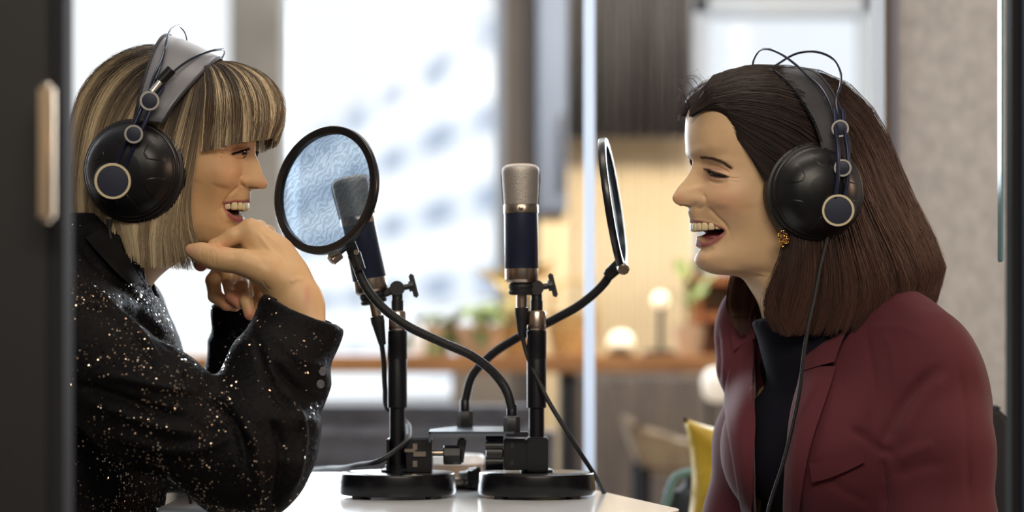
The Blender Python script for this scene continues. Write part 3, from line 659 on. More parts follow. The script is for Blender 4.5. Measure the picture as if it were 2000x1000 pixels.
# small tin and a spare thumb clamp behind the stands
e = empty('tin', (X_(892,2.86),2.86,TABLE_Z), 'round brown tin with a white lid between the two stand bases', 'tin')
b = MB(); b.lathe([(.033,0),(.034,.002),(.034,.022)], (X_(892,2.86),2.86,TABLE_Z), n=40); b.done('body', mat('brown_tin', srgb(150,130,112), .4, .3), e)
b = MB(); b.lathe([(.0355,.022),(.0355,.030),(.033,.033),(.02,.034),(.0001,.0345)], (X_(892,2.86),2.86,TABLE_Z), n=40); b.done('lid', mat('white_lid', srgb(226,232,238), .3), e)
e = empty('spare_clamp', (X_(905,2.68),2.68,TABLE_Z), 'small black thumb clamp lying between the two round stand bases', 'clamp')
b = MB(); c_ = Vector((X_(922,2.68),2.68,TABLE_Z+.013)); knurl(b, c_, (.5,-.85,.1), .0115, .02); b.done('knob', M_blackpl, e)
b = MB(); b.tube([c_+Vector((.0,0,-.004)), c_+Vector((-.03,.0,-.003)), c_+Vector((-.045,.01,.003))], [.004,.006,.006], n=10); b.done('bolt', M_nickel, e)
b = MB(); b.box(c_+Vector((-.008,.012,-.0085)), (.04,.02,.008), bev=.002); b.done('jaw', M_blackpl, e)
# ============================================================ people: heads
C0 = np.array([0, 0, CAMZ])
class Head:
    def __init__(s, side, px, py, Y, yaw):
        s.s = side; a = math.radians(yaw)
        s.O = np.array(at(px, py, Y)); s.F = np.array([side*math.cos(a), -math.sin(a), 0]); s.N = np.array([-side*math.sin(a), -math.cos(a), 0])
    def hp(s, px, py, w=0.0):
        """camera ray through a photo point meets the plane w mm to the near side of the head's mid plane"""
        px, py, w = np.broadcast_arrays(np.asarray(px, float), np.asarray(py, float), np.asarray(w, float)/1000)
        d = np.stack([(px-1000)/FPX, np.ones_like(px), (HY-py)/FPX], -1)
        t = (w + (s.O-C0)@s.N)/(d@s.N)
        return C0 + d*t[..., None]
    def loc(s, P): q = np.asarray(P)-s.O; return np.stack([q@s.F, q@s.N, q[..., 2]], -1)
    def wld(s, L): L = np.asarray(L); return s.O + L[..., :1]*s.F + L[..., 1:2]*s.N + L[..., 2:3]*np.array([0,0,1.])
def pix(P):
    P = np.asarray(P); return (P[..., 0])/P[..., 1]*FPX+1000, HY-(P[..., 2]-CAMZ)/P[..., 1]*FPX
def seg_dist(u, v, poly, closed=False):
    """distance in px to a polyline, and position (0..1) along it"""
    P = np.asarray(poly, float); n = len(P); best = np.full(u.shape, 1e9); pos = np.zeros(u.shape)
    idx = range(n if closed else n-1)
    for i in idx:
        a, b = P[i], P[(i+1) % n]; ab = b-a; L = max(ab@ab, 1e-9)
        t = np.clip(((u-a[0])*ab[0]+(v-a[1])*ab[1])/L, 0, 1)
        d = np.hypot(u-a[0]-t*ab[0], v-a[1]-t*ab[1]); m = d < best
        best = np.where(m, d, best); pos = np.where(m, (i+t)/max(len(idx), 1), pos)
    return best, pos
def inside(u, v, poly):
    P = np.asarray(poly, float); n = len(P); r = np.zeros(u.shape, bool)
    for i in range(n):
        x1, y1 = P[i]; x2, y2 = P[(i+1) % n]
        if y1 == y2: continue
        c = ((y1 > v) != (y2 > v)) & (u < (x2-x1)*(v-y1)/(y2-y1)+x1); r ^= c
    return r
def sstep(x): x = np.clip(x, 0, 1); return x*x*(3-2*x)
def cm2(pts, m): return catmull(np.asarray(pts, float), m)
WT = dict(
 crown=[(0,0),(4,12),(11,17)],
 top=[(0,0),(5,22),(18,40),(45,55),(80,64)],
 forehead=[(0,0),(3,18),(8,32),(16,44),(30,55),(55,65),(90,71)],
 brow=[(0,0),(2.5,16),(6,28),(12,40),(20,49),(32,57),(60,66),(90,71)],
 eye=[(0,0),(3,7),(7,13),(11,20),(14,28),(18,37),(25,46),(36,54),(60,62),(90,68)],
 bridge=[(0,0),(4,8),(8,14),(10,22),(13,32),(18,42),(26,50),(38,57),(60,62),(90,66)],
 cheek=[(0,0),(2,10),(5,20),(9,30),(14,39),(21,47),(31,54),(45,59),(70,62),(90,63)],
 lip=[(0,0),(2,9),(6,17),(12,24),(20,31),(29,38),(38,45),(50,52),(70,57),(90,58)],
 mouth=[(0,0),(2,8),(6,15),(12,21),(20,26.5),(28,32),(36,39),(48,47),(68,54),(90,56)],
 chin=[(0,0),(2,9),(5,16),(11,23),(19,29),(30,36),(45,44),(65,51),(90,54)],
 chinb=[(0,0),(2,8),(6,15),(13,22),(24,30),(40,39),(60,47),(80,51)],
 under=[(0,0),(3,8),(12,17),(28,28),(45,38),(65,45),(78,46)],
 throat=[(0,0),(3,12),(10,24),(22,36),(40,45),(58,49)],
 neck=[(0,0),(2,16),(8,32),(20,45),(38,52),(52,53)])
def section(tab, D):
    """(d, w) outline from the front mid line round to the back, resampled to the common columns"""
    T = np.array(tab, float); 
    T2 = np.vstack([(T[1:]*[1,-1])[::-1], T]); c = cm2(T2, 1201)
    k = np.argmin(np.abs(c[:, 1])+np.abs(c[:, 0])); c = c[k:]; c[0] = (0, 0)
    dm, wm = T[-1]
    a = np.linspace(0, PI/2, 300)[1:]
    back = np.stack([dm+(D-dm)*np.sin(a), wm*np.cos(a)**.85], -1)
    return np.vstack([c, back])
def col_resample(c, q, front=60.0):
    L = np.concatenate([[0], np.cumsum(np.hypot(*np.diff(c, axis=0).T))]); tot = L[-1]; fr = min(front, tot*.45)
    # q<=.5 covers the front 60 mm, the rest the remainder
    s = np.where(q <= .5, q/.5*fr, fr+(q-.5)/.5*(tot-fr))
    return np.stack([np.interp(s, L, c[:, 0]), np.interp(s, L, c[:, 1])], -1)
def build_head(H, rows, nrow, nose_w, features, colors, ncol=170):
    """rows: (M px, B px, K px, width table, nose half-width mm)"""
    q = np.linspace(0, 1, ncol)
    M = H.loc(H.hp(np.array([r[0][0] for r in rows]), np.array([r[0][1] for r in rows])))[:, [0, 2]]*1000
    B = H.loc(H.hp(np.array([r[1][0] for r in rows]), np.array([r[1][1] for r in rows])))[:, [0, 2]]*1000
    K = H.loc(H.hp(np.array([r[2][0] for r in rows]), np.array([r[2][1] for r in rows])))[:, [0, 2]]*1000
    S = []
    for r, b, k in zip(rows, B, K):
        D = np.hypot(*(k-b)); T = [t for t in WT[r[3]] if t[0] < D*.75]
        S.append(col_resample(section(T, D), q))
    S = np.array(S)                                   # rows, cols, 2
    key = np.concatenate([[0], np.cumsum(np.hypot(*np.diff((B+M)/2, axis=0).T)+.5)])
    flat = np.hstack([M, B, K, np.array([[r[4]] for r in rows]), S.reshape(len(rows), -1)])
    # catmull over rows with row-chord parameter
    def interp_rows(A, key, m):
        u = np.linspace(0, key[-1], m); n = len(key); d = np.diff(key)
        k = np.clip(np.searchsorted(key, u, 'right')-1, 0, n-2); t = ((u-key[k])/d[k])[:, None]
        sl = np.diff(A, axis=0)/d[:, None]
        mt = np.vstack([sl[:1], (sl[:-1]*d[1:, None]+sl[1:]*d[:-1, None])/(d[:-1]+d[1:])[:, None], sl[-1:]])
        D = d[k][:, None]
        return (2*t**3-3*t**2+1)*A[k]+(t**3-2*t**2+t)*D*mt[k]+(-2*t**3+3*t**2)*A[k+1]+(t**3-t**2)*D*mt[k+1]
    G = interp_rows(flat, key, nrow)
    Mi, Bi, Ki, nw = G[:, 0:2], G[:, 2:4], G[:, 4:6], G[:, 6:7]; S = G[:, 7:].reshape(nrow, ncol, 2)
    dr = Ki-Bi; dr /= np.hypot(dr[:, 0], dr[:, 1])[:, None]
    fz = Bi[:, None, :] + dr[:, None, :]*S[:, :, :1]
    w = S[:, :, 1]
    fall = np.exp(-(np.abs(w)/nw)**2.3)*(S[:, :, 0] < 60)
    fz = fz + (Mi-Bi)[:, None, :]*fall[:, :, None]
    L = np.stack([fz[..., 0], w, fz[..., 1]], -1)/1000
    # rows melt into one another away from the mid line
    def gsm(A, sg):
        r = int(sg*3); x = np.arange(-r, r+1); k = np.exp(-.5*(x/sg)**2); k /= k.sum()
        pad = np.vstack([2*A[:1]-A[r:0:-1], A, 2*A[-1:]-A[-2:-r-2:-1]])
        return np.stack([np.convolve(pad[:, c], k, 'valid') for c in range(A.shape[1])], -1)
    flatL = L.reshape(nrow, -1); L1 = gsm(flatL, 5).reshape(L.shape); L2 = gsm(flatL, 15).reshape(L.shape); L3 = gsm(flatL, 31).reshape(L.shape)
    dd = S[:, :, :1]; mixf = lambda a, b: sstep((dd-a)/(b-a))
    L = L*(1-mixf(2, 9))+L1*mixf(2, 9); L = L*(1-mixf(10, 26))+L2*mixf(10, 26); L = L*(1-mixf(34, 62))+L3*mixf(34, 62)
    # normals of the near half
    def normals(P):
        a = np.gradient(P, axis=0); b = np.gradient(P, axis=1); n = np.cross(a, b); n /= np.linalg.norm(n, axis=-1, keepdims=True)+1e-12
        c = P.mean((0, 1)); sgn = np.sign(((P-c)*n).sum(-1).mean()); return n*sgn
    u, v = pix(H.wld(L)); Nn = normals(L)
    Nn[:, 0, 1] = 0; Nn[:, -1, 1] = 0
    disp = np.zeros(u.shape); pull = np.zeros(u.shape)
    for f in features:
        kind = f[0]
        if kind == 'bump':      # cx, cy, rx, ry, angle deg, amount mm
            _, cx, cy, rx, ry, an, am = f; a = math.radians(an); x = (u-cx)*math.cos(a)+(v-cy)*math.sin(a); y = -(u-cx)*math.sin(a)+(v-cy)*math.cos(a)
            disp += am*np.exp(-((x/rx)**2+(y/ry)**2))
        elif kind == 'line':    # poly, half width px, amount mm
            _, poly, hw, am = f; d, pos = seg_dist(u, v, cm2(poly, 24)); disp += am*np.exp(-(d/hw)**2)*np.clip(np.minimum(pos, 1-pos)*6+.02, 0, 1)
        elif kind == 'hole':    # polygon, edge softness px, depth mm
            _, poly, sft, am = f; ins = inside(u, v, poly); d, _ = seg_dist(u, v, poly, True); disp -= am*np.where(ins, sstep(d/sft), 0)
        elif kind == 'mouth':
            _, poly, sft, k, cpx = f; ins = inside(u, v, poly); d, _ = seg_dist(u, v, poly, True)
            pull = np.maximum(pull, k*np.where(ins, sstep(d/sft), 0)); Cm = H.loc(H.hp(*cpx))
    mask = ((u-u[:, :1])**2 >= 0) & (S[:, :, 0] < 110)
    L = L + Nn*(disp*mask)[..., None]/1000
    L[:, 0, 1] = 0; L[:, -1, 1] = 0
    L = L*(1-pull[..., None])+Cm*pull[..., None]
    # colour
    col = np.tile(np.array(colors['skin']), (nrow, ncol, 1)).astype(float)
    for c in colors['marks']:
        if c[0] == 'blob': _, cx, cy, rx, ry, rgb, st = c; k = st*np.exp(-(((u-cx)/rx)**2+((v-cy)/ry)**2))
        elif c[0] == 'line': _, poly, hw, rgb, st = c; d, _ = seg_dist(u, v, cm2(poly, 24)); k = st*np.exp(-(d/hw)**4)
        elif c[0] == 'poly': _, poly, sft, rgb, st = c; ins = inside(u, v, poly); d, _ = seg_dist(u, v, poly, True); k = st*np.where(ins, sstep(.5+d/sft/2), sstep(.5-d/sft/2))
        k = (k*(S[:, :, 0] < 100))[..., None]; col = col*(1-k)+np.array(rgb)*k
    # mirror to a full closed head
    full = np.concatenate([L[:, ::-1]*[1,-1,1], L[:, 1:-1]], 1); cf = np.concatenate([col[:, ::-1], col[:, 1:-1]], 1)
    nc = full.shape[1]; V = H.wld(full).reshape(-1, 3)
    i, j = np.meshgrid(np.arange(nrow-1), np.arange(nc), indexing='ij'); j2 = (j+1) % nc
    Fc = np.stack([i*nc+j, i*nc+j2, (i+1)*nc+j2, (i+1)*nc+j], -1).reshape(-1, 4)
    top = len(V); V = np.vstack([V, V[:nc].mean(0), V[-nc:].mean(0)])
    caps = [(top, (k+1) % nc, k) for k in range(nc)] + [(top+1, (nrow-1)*nc+k, (nrow-1)*nc+(k+1) % nc) for k in range(nc)]
    cf = np.vstack([cf.reshape(-1, 3), [colors['skin']]*2])
    return V, Fc, caps, cf, L
def np_mesh(name, V, Fq, tris=(), cols=None, flip=False):
    me = bpy.data.meshes.new(name); V = np.asarray(V, np.float32); Fq = np.asarray(Fq, np.int64).reshape(-1, 4); T = np.asarray(tris, np.int64).reshape(-1, 3)
    if flip: Fq = Fq[:, ::-1]; T = T[:, ::-1]
    loops = np.concatenate([Fq.ravel(), T.ravel()]).astype(np.int32)
    st = np.concatenate([np.arange(len(Fq))*4, len(Fq)*4+np.arange(len(T))*3]).astype(np.int32)
    me.vertices.add(len(V)); me.vertices.foreach_set('co', V.ravel()); me.loops.add(len(loops)); me.loops.foreach_set('vertex_index', loops)
    me.polygons.add(len(st)); me.polygons.foreach_set('loop_start', st)
    me.polygons.foreach_set('use_smooth', np.ones(len(st), bool)); me.update(); me.validate()
    if cols is not None:
        ca = me.color_attributes.new('tint', 'FLOAT_COLOR', 'POINT'); c4 = np.hstack([cols, np.ones((len(cols), 1))]).astype(np.float32); ca.data.foreach_set('color', c4.ravel())
    return me
def signed_vol(V, F):
    V = np.asarray(V); F = np.asarray(F); return np.einsum('ij,ij->i', V[F[:, 0]], np.cross(V[F[:, 1]], V[F[:, 2]])).sum()+np.einsum('ij,ij->i', V[F[:, 0]], np.cross(V[F[:, 2]], V[F[:, 3]])).sum()
def skin_mat(name):
    m = mat(name, (.6,.4,.3), .48); b = BS(m)
    a = nd(m, 'ShaderNodeVertexColor'); a.layer_name = 'tint'
    tc = nd(m, 'ShaderNodeTexCoord'); n = nd(m, 'ShaderNodeTexNoise'); n.inputs['Scale'].default_value = 60; n.inputs['Detail'].default_value = 4
    lk(m, tc.outputs['Object'], n.inputs['Vector'])
    hs = nd(m, 'ShaderNodeHueSaturation'); mr = nd(m, 'ShaderNodeMapRange'); mr.inputs['To Min'].default_value = .90; mr.inputs['To Max'].default_value = 1.08
    lk(m, n.outputs['Fac'], mr.inputs['Value']); lk(m, mr.outputs[0], hs.inputs['Value']); lk(m, a.outputs['Color'], hs.inputs['Color']); lk(m, hs.outputs[0], b.inputs['Base Color'])
    n2 = nd(m, 'ShaderNodeTexNoise'); n2.inputs['Scale'].default_value = 900; lk(m, tc.outputs['Object'], n2.inputs['Vector'])
    bp = nd(m, 'ShaderNodeBump'); bp.inputs['Strength'].default_value = .12; bp.inputs['Distance'].default_value = .0004; lk(m, n2.outputs['Fac'], bp.inputs['Height']); lk(m, bp.outputs[0], b.inputs['Normal'])
    b.inputs['Subsurface Weight'].default_value = .12; b.inputs['Subsurface Radius'].default_value = (1, .35, .2); b.inputs['Subsurface Scale'].default_value = .006
    b.inputs['Specular IOR Level'].default_value = .4
    return m
M_skin = skin_mat('skin')
M_tooth = mat('tooth', srgb(214,196,156), .3)
M_gum = mat('mouth_inside', srgb(110,48,48), .4)
M_eye = mat('eyeball', srgb(168,158,150), .3)
M_iris = mat('iris', srgb(40,32,28), .25)
M_lash = mat('lash_hair', srgb(26,20,20), .6); M_browR = mat('brown_brow_hair', srgb(74,52,42), .6)
SK_R = srgb(208,173,134); SK_L = srgb(206,168,124)
LIPC = srgb(150,78,82); LIPL = srgb(150,68,82); DARK = srgb(30,22,22); INM = srgb(74,30,32)

HR = Head(-1, 1500, 320, 2.5, 15)
rowsR = [
 ((1505,156),(1505,156),(1535,156),'crown',8),
 ((1440,162),(1440,162),(1590,164),'top',8),
 ((1378,186),(1378,186),(1635,200),'top',8),
 ((1350,212),(1350,212),(1662,222),'forehead',8),
 ((1344,248),(1344,248),(1672,258),'forehead',8),
 ((1345,280),(1345,280),(1677,290),'brow',8),
 ((1348,300),(1348,300),(1679,312),'brow',8),
 ((1353,316),(1353,316),(1680,328),'eye',7),
 ((1351,327),(1353,328),(1680,338),'eye',7),
 ((1340,347),(1355,346),(1680,352),'bridge',8),
 ((1327,362),(1354,358),(1678,364),'bridge',9),
 ((1317,377),(1352,368),(1676,374),'cheek',10.5),
 ((1313.5,385),(1351,376),(1675,382),'cheek',10.5),
 ((1317,394.5),(1350,384),(1673,390),'cheek',11),
 ((1331,403),(1349,392),(1671,397),'cheek',11),
 ((1345,405.5),(1349,401),(1669,404),'cheek',9),
 ((1345,414),(1346,412),(1666,412),'lip',8),
 ((1348,424),(1348,424),(1662,420),'lip',8),
 ((1351,431),(1351,431),(1660,426),'lip',8),
 ((1354,437),(1354,437),(1657,432),'mouth',8),
 ((1359,446),(1359,446),(1653,442),'mouth',8),
 ((1362,456),(1362,456),(1649,450),'mouth',8),
 ((1361.5,470),(1362,472),(1646,458),'mouth',8),
 ((1368,485),(1368,485),(1643,464),'chin',8),
 ((1364,494),(1364,494),(1641,468),'chin',8),
 ((1361,508),(1361,508),(1639,474),'chin',8),
 ((1366,520),(1366,520),(1637,481),'chinb',8),
 ((1378,529),(1378,529),(1635,490),'chinb',8),
 ((1395,535),(1395,535),(1634,500),'chinb',8),
 ((1425,538),(1425,538),(1634,514),'under',8),
 ((1450,543),(1450,543),(1638,530),'throat',8),
 ((1470,560),(1470,560),(1645,552),'neck',8),
 ((1488,590),(1488,590),(1655,590),'neck',8),
 ((1500,640),(1500,640),(1680,650),'neck',8)]
mouthR = [(1340,436),(1352,436),(1366,436.5),(1382,439),(1398,443),(1408,446),(1415,450),(1410,456),(1402,462),(1392,467),(1380,471),(1370,469),(1362,462),(1340,458)]
eyeR = [(1379,331),(1386,332.5),(1396,337),(1408,341),(1419,344),(1423,346.5),(1414,348.5),(1402,348.5),(1391,345),(1383,338)]
featR = [
 ('bump',1364,391,12,11,0,2.6), ('line',[(1374,378),(1379,388),(1378,398),(1370,406),(1358,407)],3.2,-1.5),
 ('hole',[(1329,400),(1340,400.5),(1351,404),(1346,408),(1333,406)],3,4),
 ('bump',1400,341,24,15,15,3.5), ('bump',1392,322,26,7,15,-1.5), ('bump',1395,309,34,9,12,1.8),
 ('hole',eyeR,2.6,3.0), ('line',[(1376,331),(1386,330),(1398,334),(1411,339),(1424,344)],2.2,1.2), ('line',[(1386,322),(1400,325),(1415,331),(1426,338)],1.6,-1.2),
 ('line',[(1383,341),(1393,349),(1404,352),(1418,351)],2.4,1.4), ('line',[(1385,352),(1398,358),(1412,358),(1424,352)],2.2,-.8),
 ('line',[(1424,346),(1432,349),(1441,347)],1.3,-.7), ('line',[(1424,351),(1432,355),(1440,357)],1.3,-.4),
 ('bump',1420,392,34,28,20,4.5), ('bump',1437,430,26,30,0,2.6),
 ('line',[(1382,402),(1392,413),(1405,426),(1417,438),(1424,452)],3.8,-1.9), ('line',[(1421,446),(1427,460),(1428,475)],5,-.45),
 ('line',[(1350,431),(1365,431),(1383,434.5),(1400,440),(1412,446)],3.2,1.5),
 ('line',[(1362,475),(1376,477),(1392,473),(1404,464),(1412,455)],5.2,2.6),
 ('line',[(1366,488),(1378,490),(1394,484)],4.5,-1.2), ('bump',1376,508,16,14,0,1.6),
 ('mouth',mouthR,3.2,.72,(1440,448,0)),
]
colR = dict(skin=SK_R, marks=[
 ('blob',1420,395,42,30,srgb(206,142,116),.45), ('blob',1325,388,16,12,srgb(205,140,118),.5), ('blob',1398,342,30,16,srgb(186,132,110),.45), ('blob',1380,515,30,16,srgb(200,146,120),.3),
 ('line',[(1350,432),(1365,432),(1383,435.5),(1400,440.5),(1414,448)],3.4,LIPC,.85),
 ('line',[(1361,474),(1376,477),(1391,473),(1403,465),(1413,453)],6.0,LIPC,.9),
 ('poly',mouthR,2.5,INM,1.0),
 ('poly',[(1330,401),(1339,401),(1349,404),(1345,407),(1334,405)],2.5,srgb(80,40,34),.9),
 ('line',[(1370,306),(1380,307),(1400,311),(1416,318),(1429,328)],3.2,srgb(92,64,52),.75),
 ('poly',eyeR,2.0,srgb(60,40,38),1.0), ('line',[(1376,330),(1386,330.5),(1398,335.5),(1411,340),(1424,346)],1.8,DARK,.9),
 ('line',[(1384,341),(1393,347),(1404,350),(1420,348)],1.4,srgb(96,62,56),.7),
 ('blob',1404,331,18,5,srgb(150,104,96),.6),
])
HL = Head(1, 350, 300, 2.5, 12)
rowsL = [
 ((368,126),(368,126),(338,120),'crown',8),
 ((426,138),(426,138),(280,118),'top',8),
 ((482,166),(482,166),(228,134),'top',8),
 ((504,192),(504,192),(200,148),'forehead',8),
 ((510,222),(510,222),(189,175),'forehead',8),
 ((506,248),(506,248),(184,200),'brow',8),
 ((501,266),(501,266),(182,217),'brow',8),
 ((499,279),(499,279),(181,230),'eye',7),
 ((497.5,288),(497,288),(181,238),'eye',7),
 ((499,302),(493,300),(182,249),'bridge',7.5),
 ((506,318),(491,313),(183,262),'bridge',8.5),
 ((514,341),(489,331),(185,279),'cheek',9.5),
 ((520,352),(488,340),(187,288),'cheek',11),
 ((522.5,360),(487,348),(188,295),'cheek',12),
 ((518.5,367.5),(486,354),(190,301),'cheek',12),
 ((505,369.5),(486,360),(192,307),'cheek',10.5),
 ((491,370),(486.5,366),(194,313),'cheek',8.5),
 ((488,380),(488,379),(197,322),'lip',8),
 ((487,389),(487,389),(200,330),'lip',8),
 ((484,395),(484,395),(203,336),'lip',8),
 ((479,399),(479,399),(206,341),'mouth',8),
 ((473,408),(473,408),(210,350),'mouth',8),
 ((471,416),(471,416),(213,357),'mouth',8),
 ((475,424),(475,424),(216,363),'mouth',8),
 ((470,433),(470,433),(220,370),'chin',8),
 ((463,440),(463,440),(222,374),'chin',8),
 ((463,452),(463,452),(225,380),'chin',8),
 ((459,464),(459,464),(228,387),'chinb',8),
 ((450,473),(450,473),(230,395),'chinb',8),
 ((434,481),(434,481),(231,404),'chinb',8),
 ((405,484),(405,484),(231,418),'under',8),
 ((378,490),(378,490),(222,436),'throat',8),
 ((350,508),(350,508),(200,462),'neck',8),
 ((318,528),(318,528),(170,495),'neck',8),
 ((290,556),(290,556),(135,540),'neck',8),
 ((268,610),(268,610),(110,600),'neck',8)]
mouthL = [(495,397),(484,397.5),(470,396.5),(456,396),(445,396.5),(437,399),(440,406),(446,414),(454,420),(464,424),(474,423),(480,421),(495,418)]
eyeL = [(484,290.5),(474,292),(464,295.5),(455,299),(452,300.5),(460,300),(470,298),(478,295)]
featL = [
 ('bump',478,355,9,9,0,3.2), ('line',[(470,340),(466,350),(469,360),(478,362)],3.0,-1.9),
 ('hole',[(506,365),(496,366),(483,362),(486,368),(500,370)],2.6,3.5),
 ('bump',468,296,20,13,-15,3.2), ('bump',470,281,20,6,-20,-1.2), ('bump',478,270,26,8,-15,1.8),
 ('hole',eyeL,2.4,1.2), ('line',[(485,288),(474,289),(464,292),(452,298)],2.0,1.0), ('line',[(482,281),(470,282),(458,288),(449,294)],1.5,-1.1),
 ('line',[(480,301),(470,306),(458,305)],2.4,1.6), ('line',[(478,308),(466,313),(454,309)],2,-.9),
 ('line',[(450,300),(440,301),(428,298)],1.4,-.7), ('line',[(449,305),(438,308),(426,308)],1.4,-.7), ('line',[(450,296),(440,292),(430,286)],1.3,-.6), ('line',[(448,309),(438,315),(428,320)],1.4,-.4),
 ('bump',446,338,26,26,0,5.0), ('bump',424,384,22,34,0,3.4),
 ('line',[(467,360),(458,370),(446,382),(436,396),(432,410)],3.4,-2.3), ('line',[(432,402),(428,418),(430,434)],5,-.6),
 ('line',[(484,394),(470,392.5),(455,392.5),(441,395)],3.0,1.3),
 ('line',[(478,428),(466,430),(452,424),(442,411)],4.6,2.4),
 ('mouth',mouthL,3.2,.72,(400,395,0)),
]
colL = dict(skin=SK_L, marks=[
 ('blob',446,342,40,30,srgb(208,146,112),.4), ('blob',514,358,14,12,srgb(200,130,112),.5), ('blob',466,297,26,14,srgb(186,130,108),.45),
 ('line',[(486,393),(470,392.5),(455,392.5),(437,397)],3.2,LIPL,.85),
 ('line',[(479,427),(466,429),(452,423),(439,404)],5.2,LIPL,.92),
 ('poly',mouthL,2.5,INM,1.0),
 ('poly',[(503,366),(494,366.5),(484,363),(487,367),(498,369)],2.2,srgb(86,42,38),.9),
 ('line',[(497,272),(486,270),(474,267),(462,270),(450,279)],3.6,srgb(52,38,36),.7),
 ('poly',eyeL,2.0,srgb(50,34,34),1.0), ('line',[(485,289.5),(474,292),(464,295.5),(452,300)],3.0,DARK,.97),
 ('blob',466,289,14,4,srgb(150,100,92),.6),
])
def tube_np(paths, rads, nside=3):
    """many thin tubes: paths (n, k, 3), rads (n, k) -> V, F"""
    P = np.asarray(paths); n, k, _ = P.shape
    T = np.gradient(P, axis=1); T /= np.linalg.norm(T, axis=-1, keepdims=True)+1e-9
    ref = np.tile(np.array([.31, .87, .38]), (n, k, 1)); A = np.cross(T, ref); A /= np.linalg.norm(A, axis=-1, keepdims=True)+1e-9; B = np.cross(T, A)
    ang = np.arange(nside)*2*PI/nside
    R = np.asarray(rads)[..., None, None]
    V = P[:, :, None, :] + R*(A[:, :, None, :]*np.cos(ang)[None, None, :, None]+B[:, :, None, :]*np.sin(ang)[None, None, :, None])
    i, j, a = np.meshgrid(np.arange(n), np.arange(k-1), np.arange(nside), indexing='ij'); a2 = (a+1) % nside
    idx = lambda i, j, a: (i*k+j)*nside+a
    F = np.stack([idx(i,j,a), idx(i,j,a2), idx(i,j+1,a2), idx(i,j+1,a)], -1).reshape(-1, 4)
    return V.reshape(-1, 3), F
def hairs_along(H, lines, n, length, w_of, seed, r=.00022, k=5):
    """short curved hairs (brows, lashes): lines = [(px,py,dx,dy)] roots with direction in px"""
    g = np.random.default_rng(seed); A = np.asarray(lines, float)
    t = np.sort(g.uniform(0, 1, n)); s = np.linspace(0, 1, len(A)); R = np.stack([np.interp(t, s, A[:, c]) for c in range(A.shape[1])], -1)
    paths = []
    for row in R:
        L = length*g.uniform(.75, 1.1); uu = np.linspace(0, 1, k)
        px = row[0]+row[2]*L*uu + g.normal(0, .5); py = row[1]+row[3]*L*uu+row[4]*L*uu**2 + g.normal(0, .4)
        w = row[5]+row[6]*uu
        paths.append(H.hp(px, py, w))
    paths = np.array(paths); rad = np.linspace(1, .25, k)[None]*np.full((n, 1), r)
    return paths, rad
def surf_w(L, H):
    """function px,py -> w (mm) of the near head surface"""
    P = H.wld(L); u, v = pix(P); m = (L[..., 1] > 0) & (L[..., 1] > -1)
    U = u[m]; Vv = v[m]; Wm = L[..., 1][m]*1000; fr = H.loc(P)[..., 0][m]
    def f(px, py):
        d = (U-px)**2+(Vv-py)**2; k = np.argpartition(d, 6)[:6]; return float(Wm[k].max())
    return f
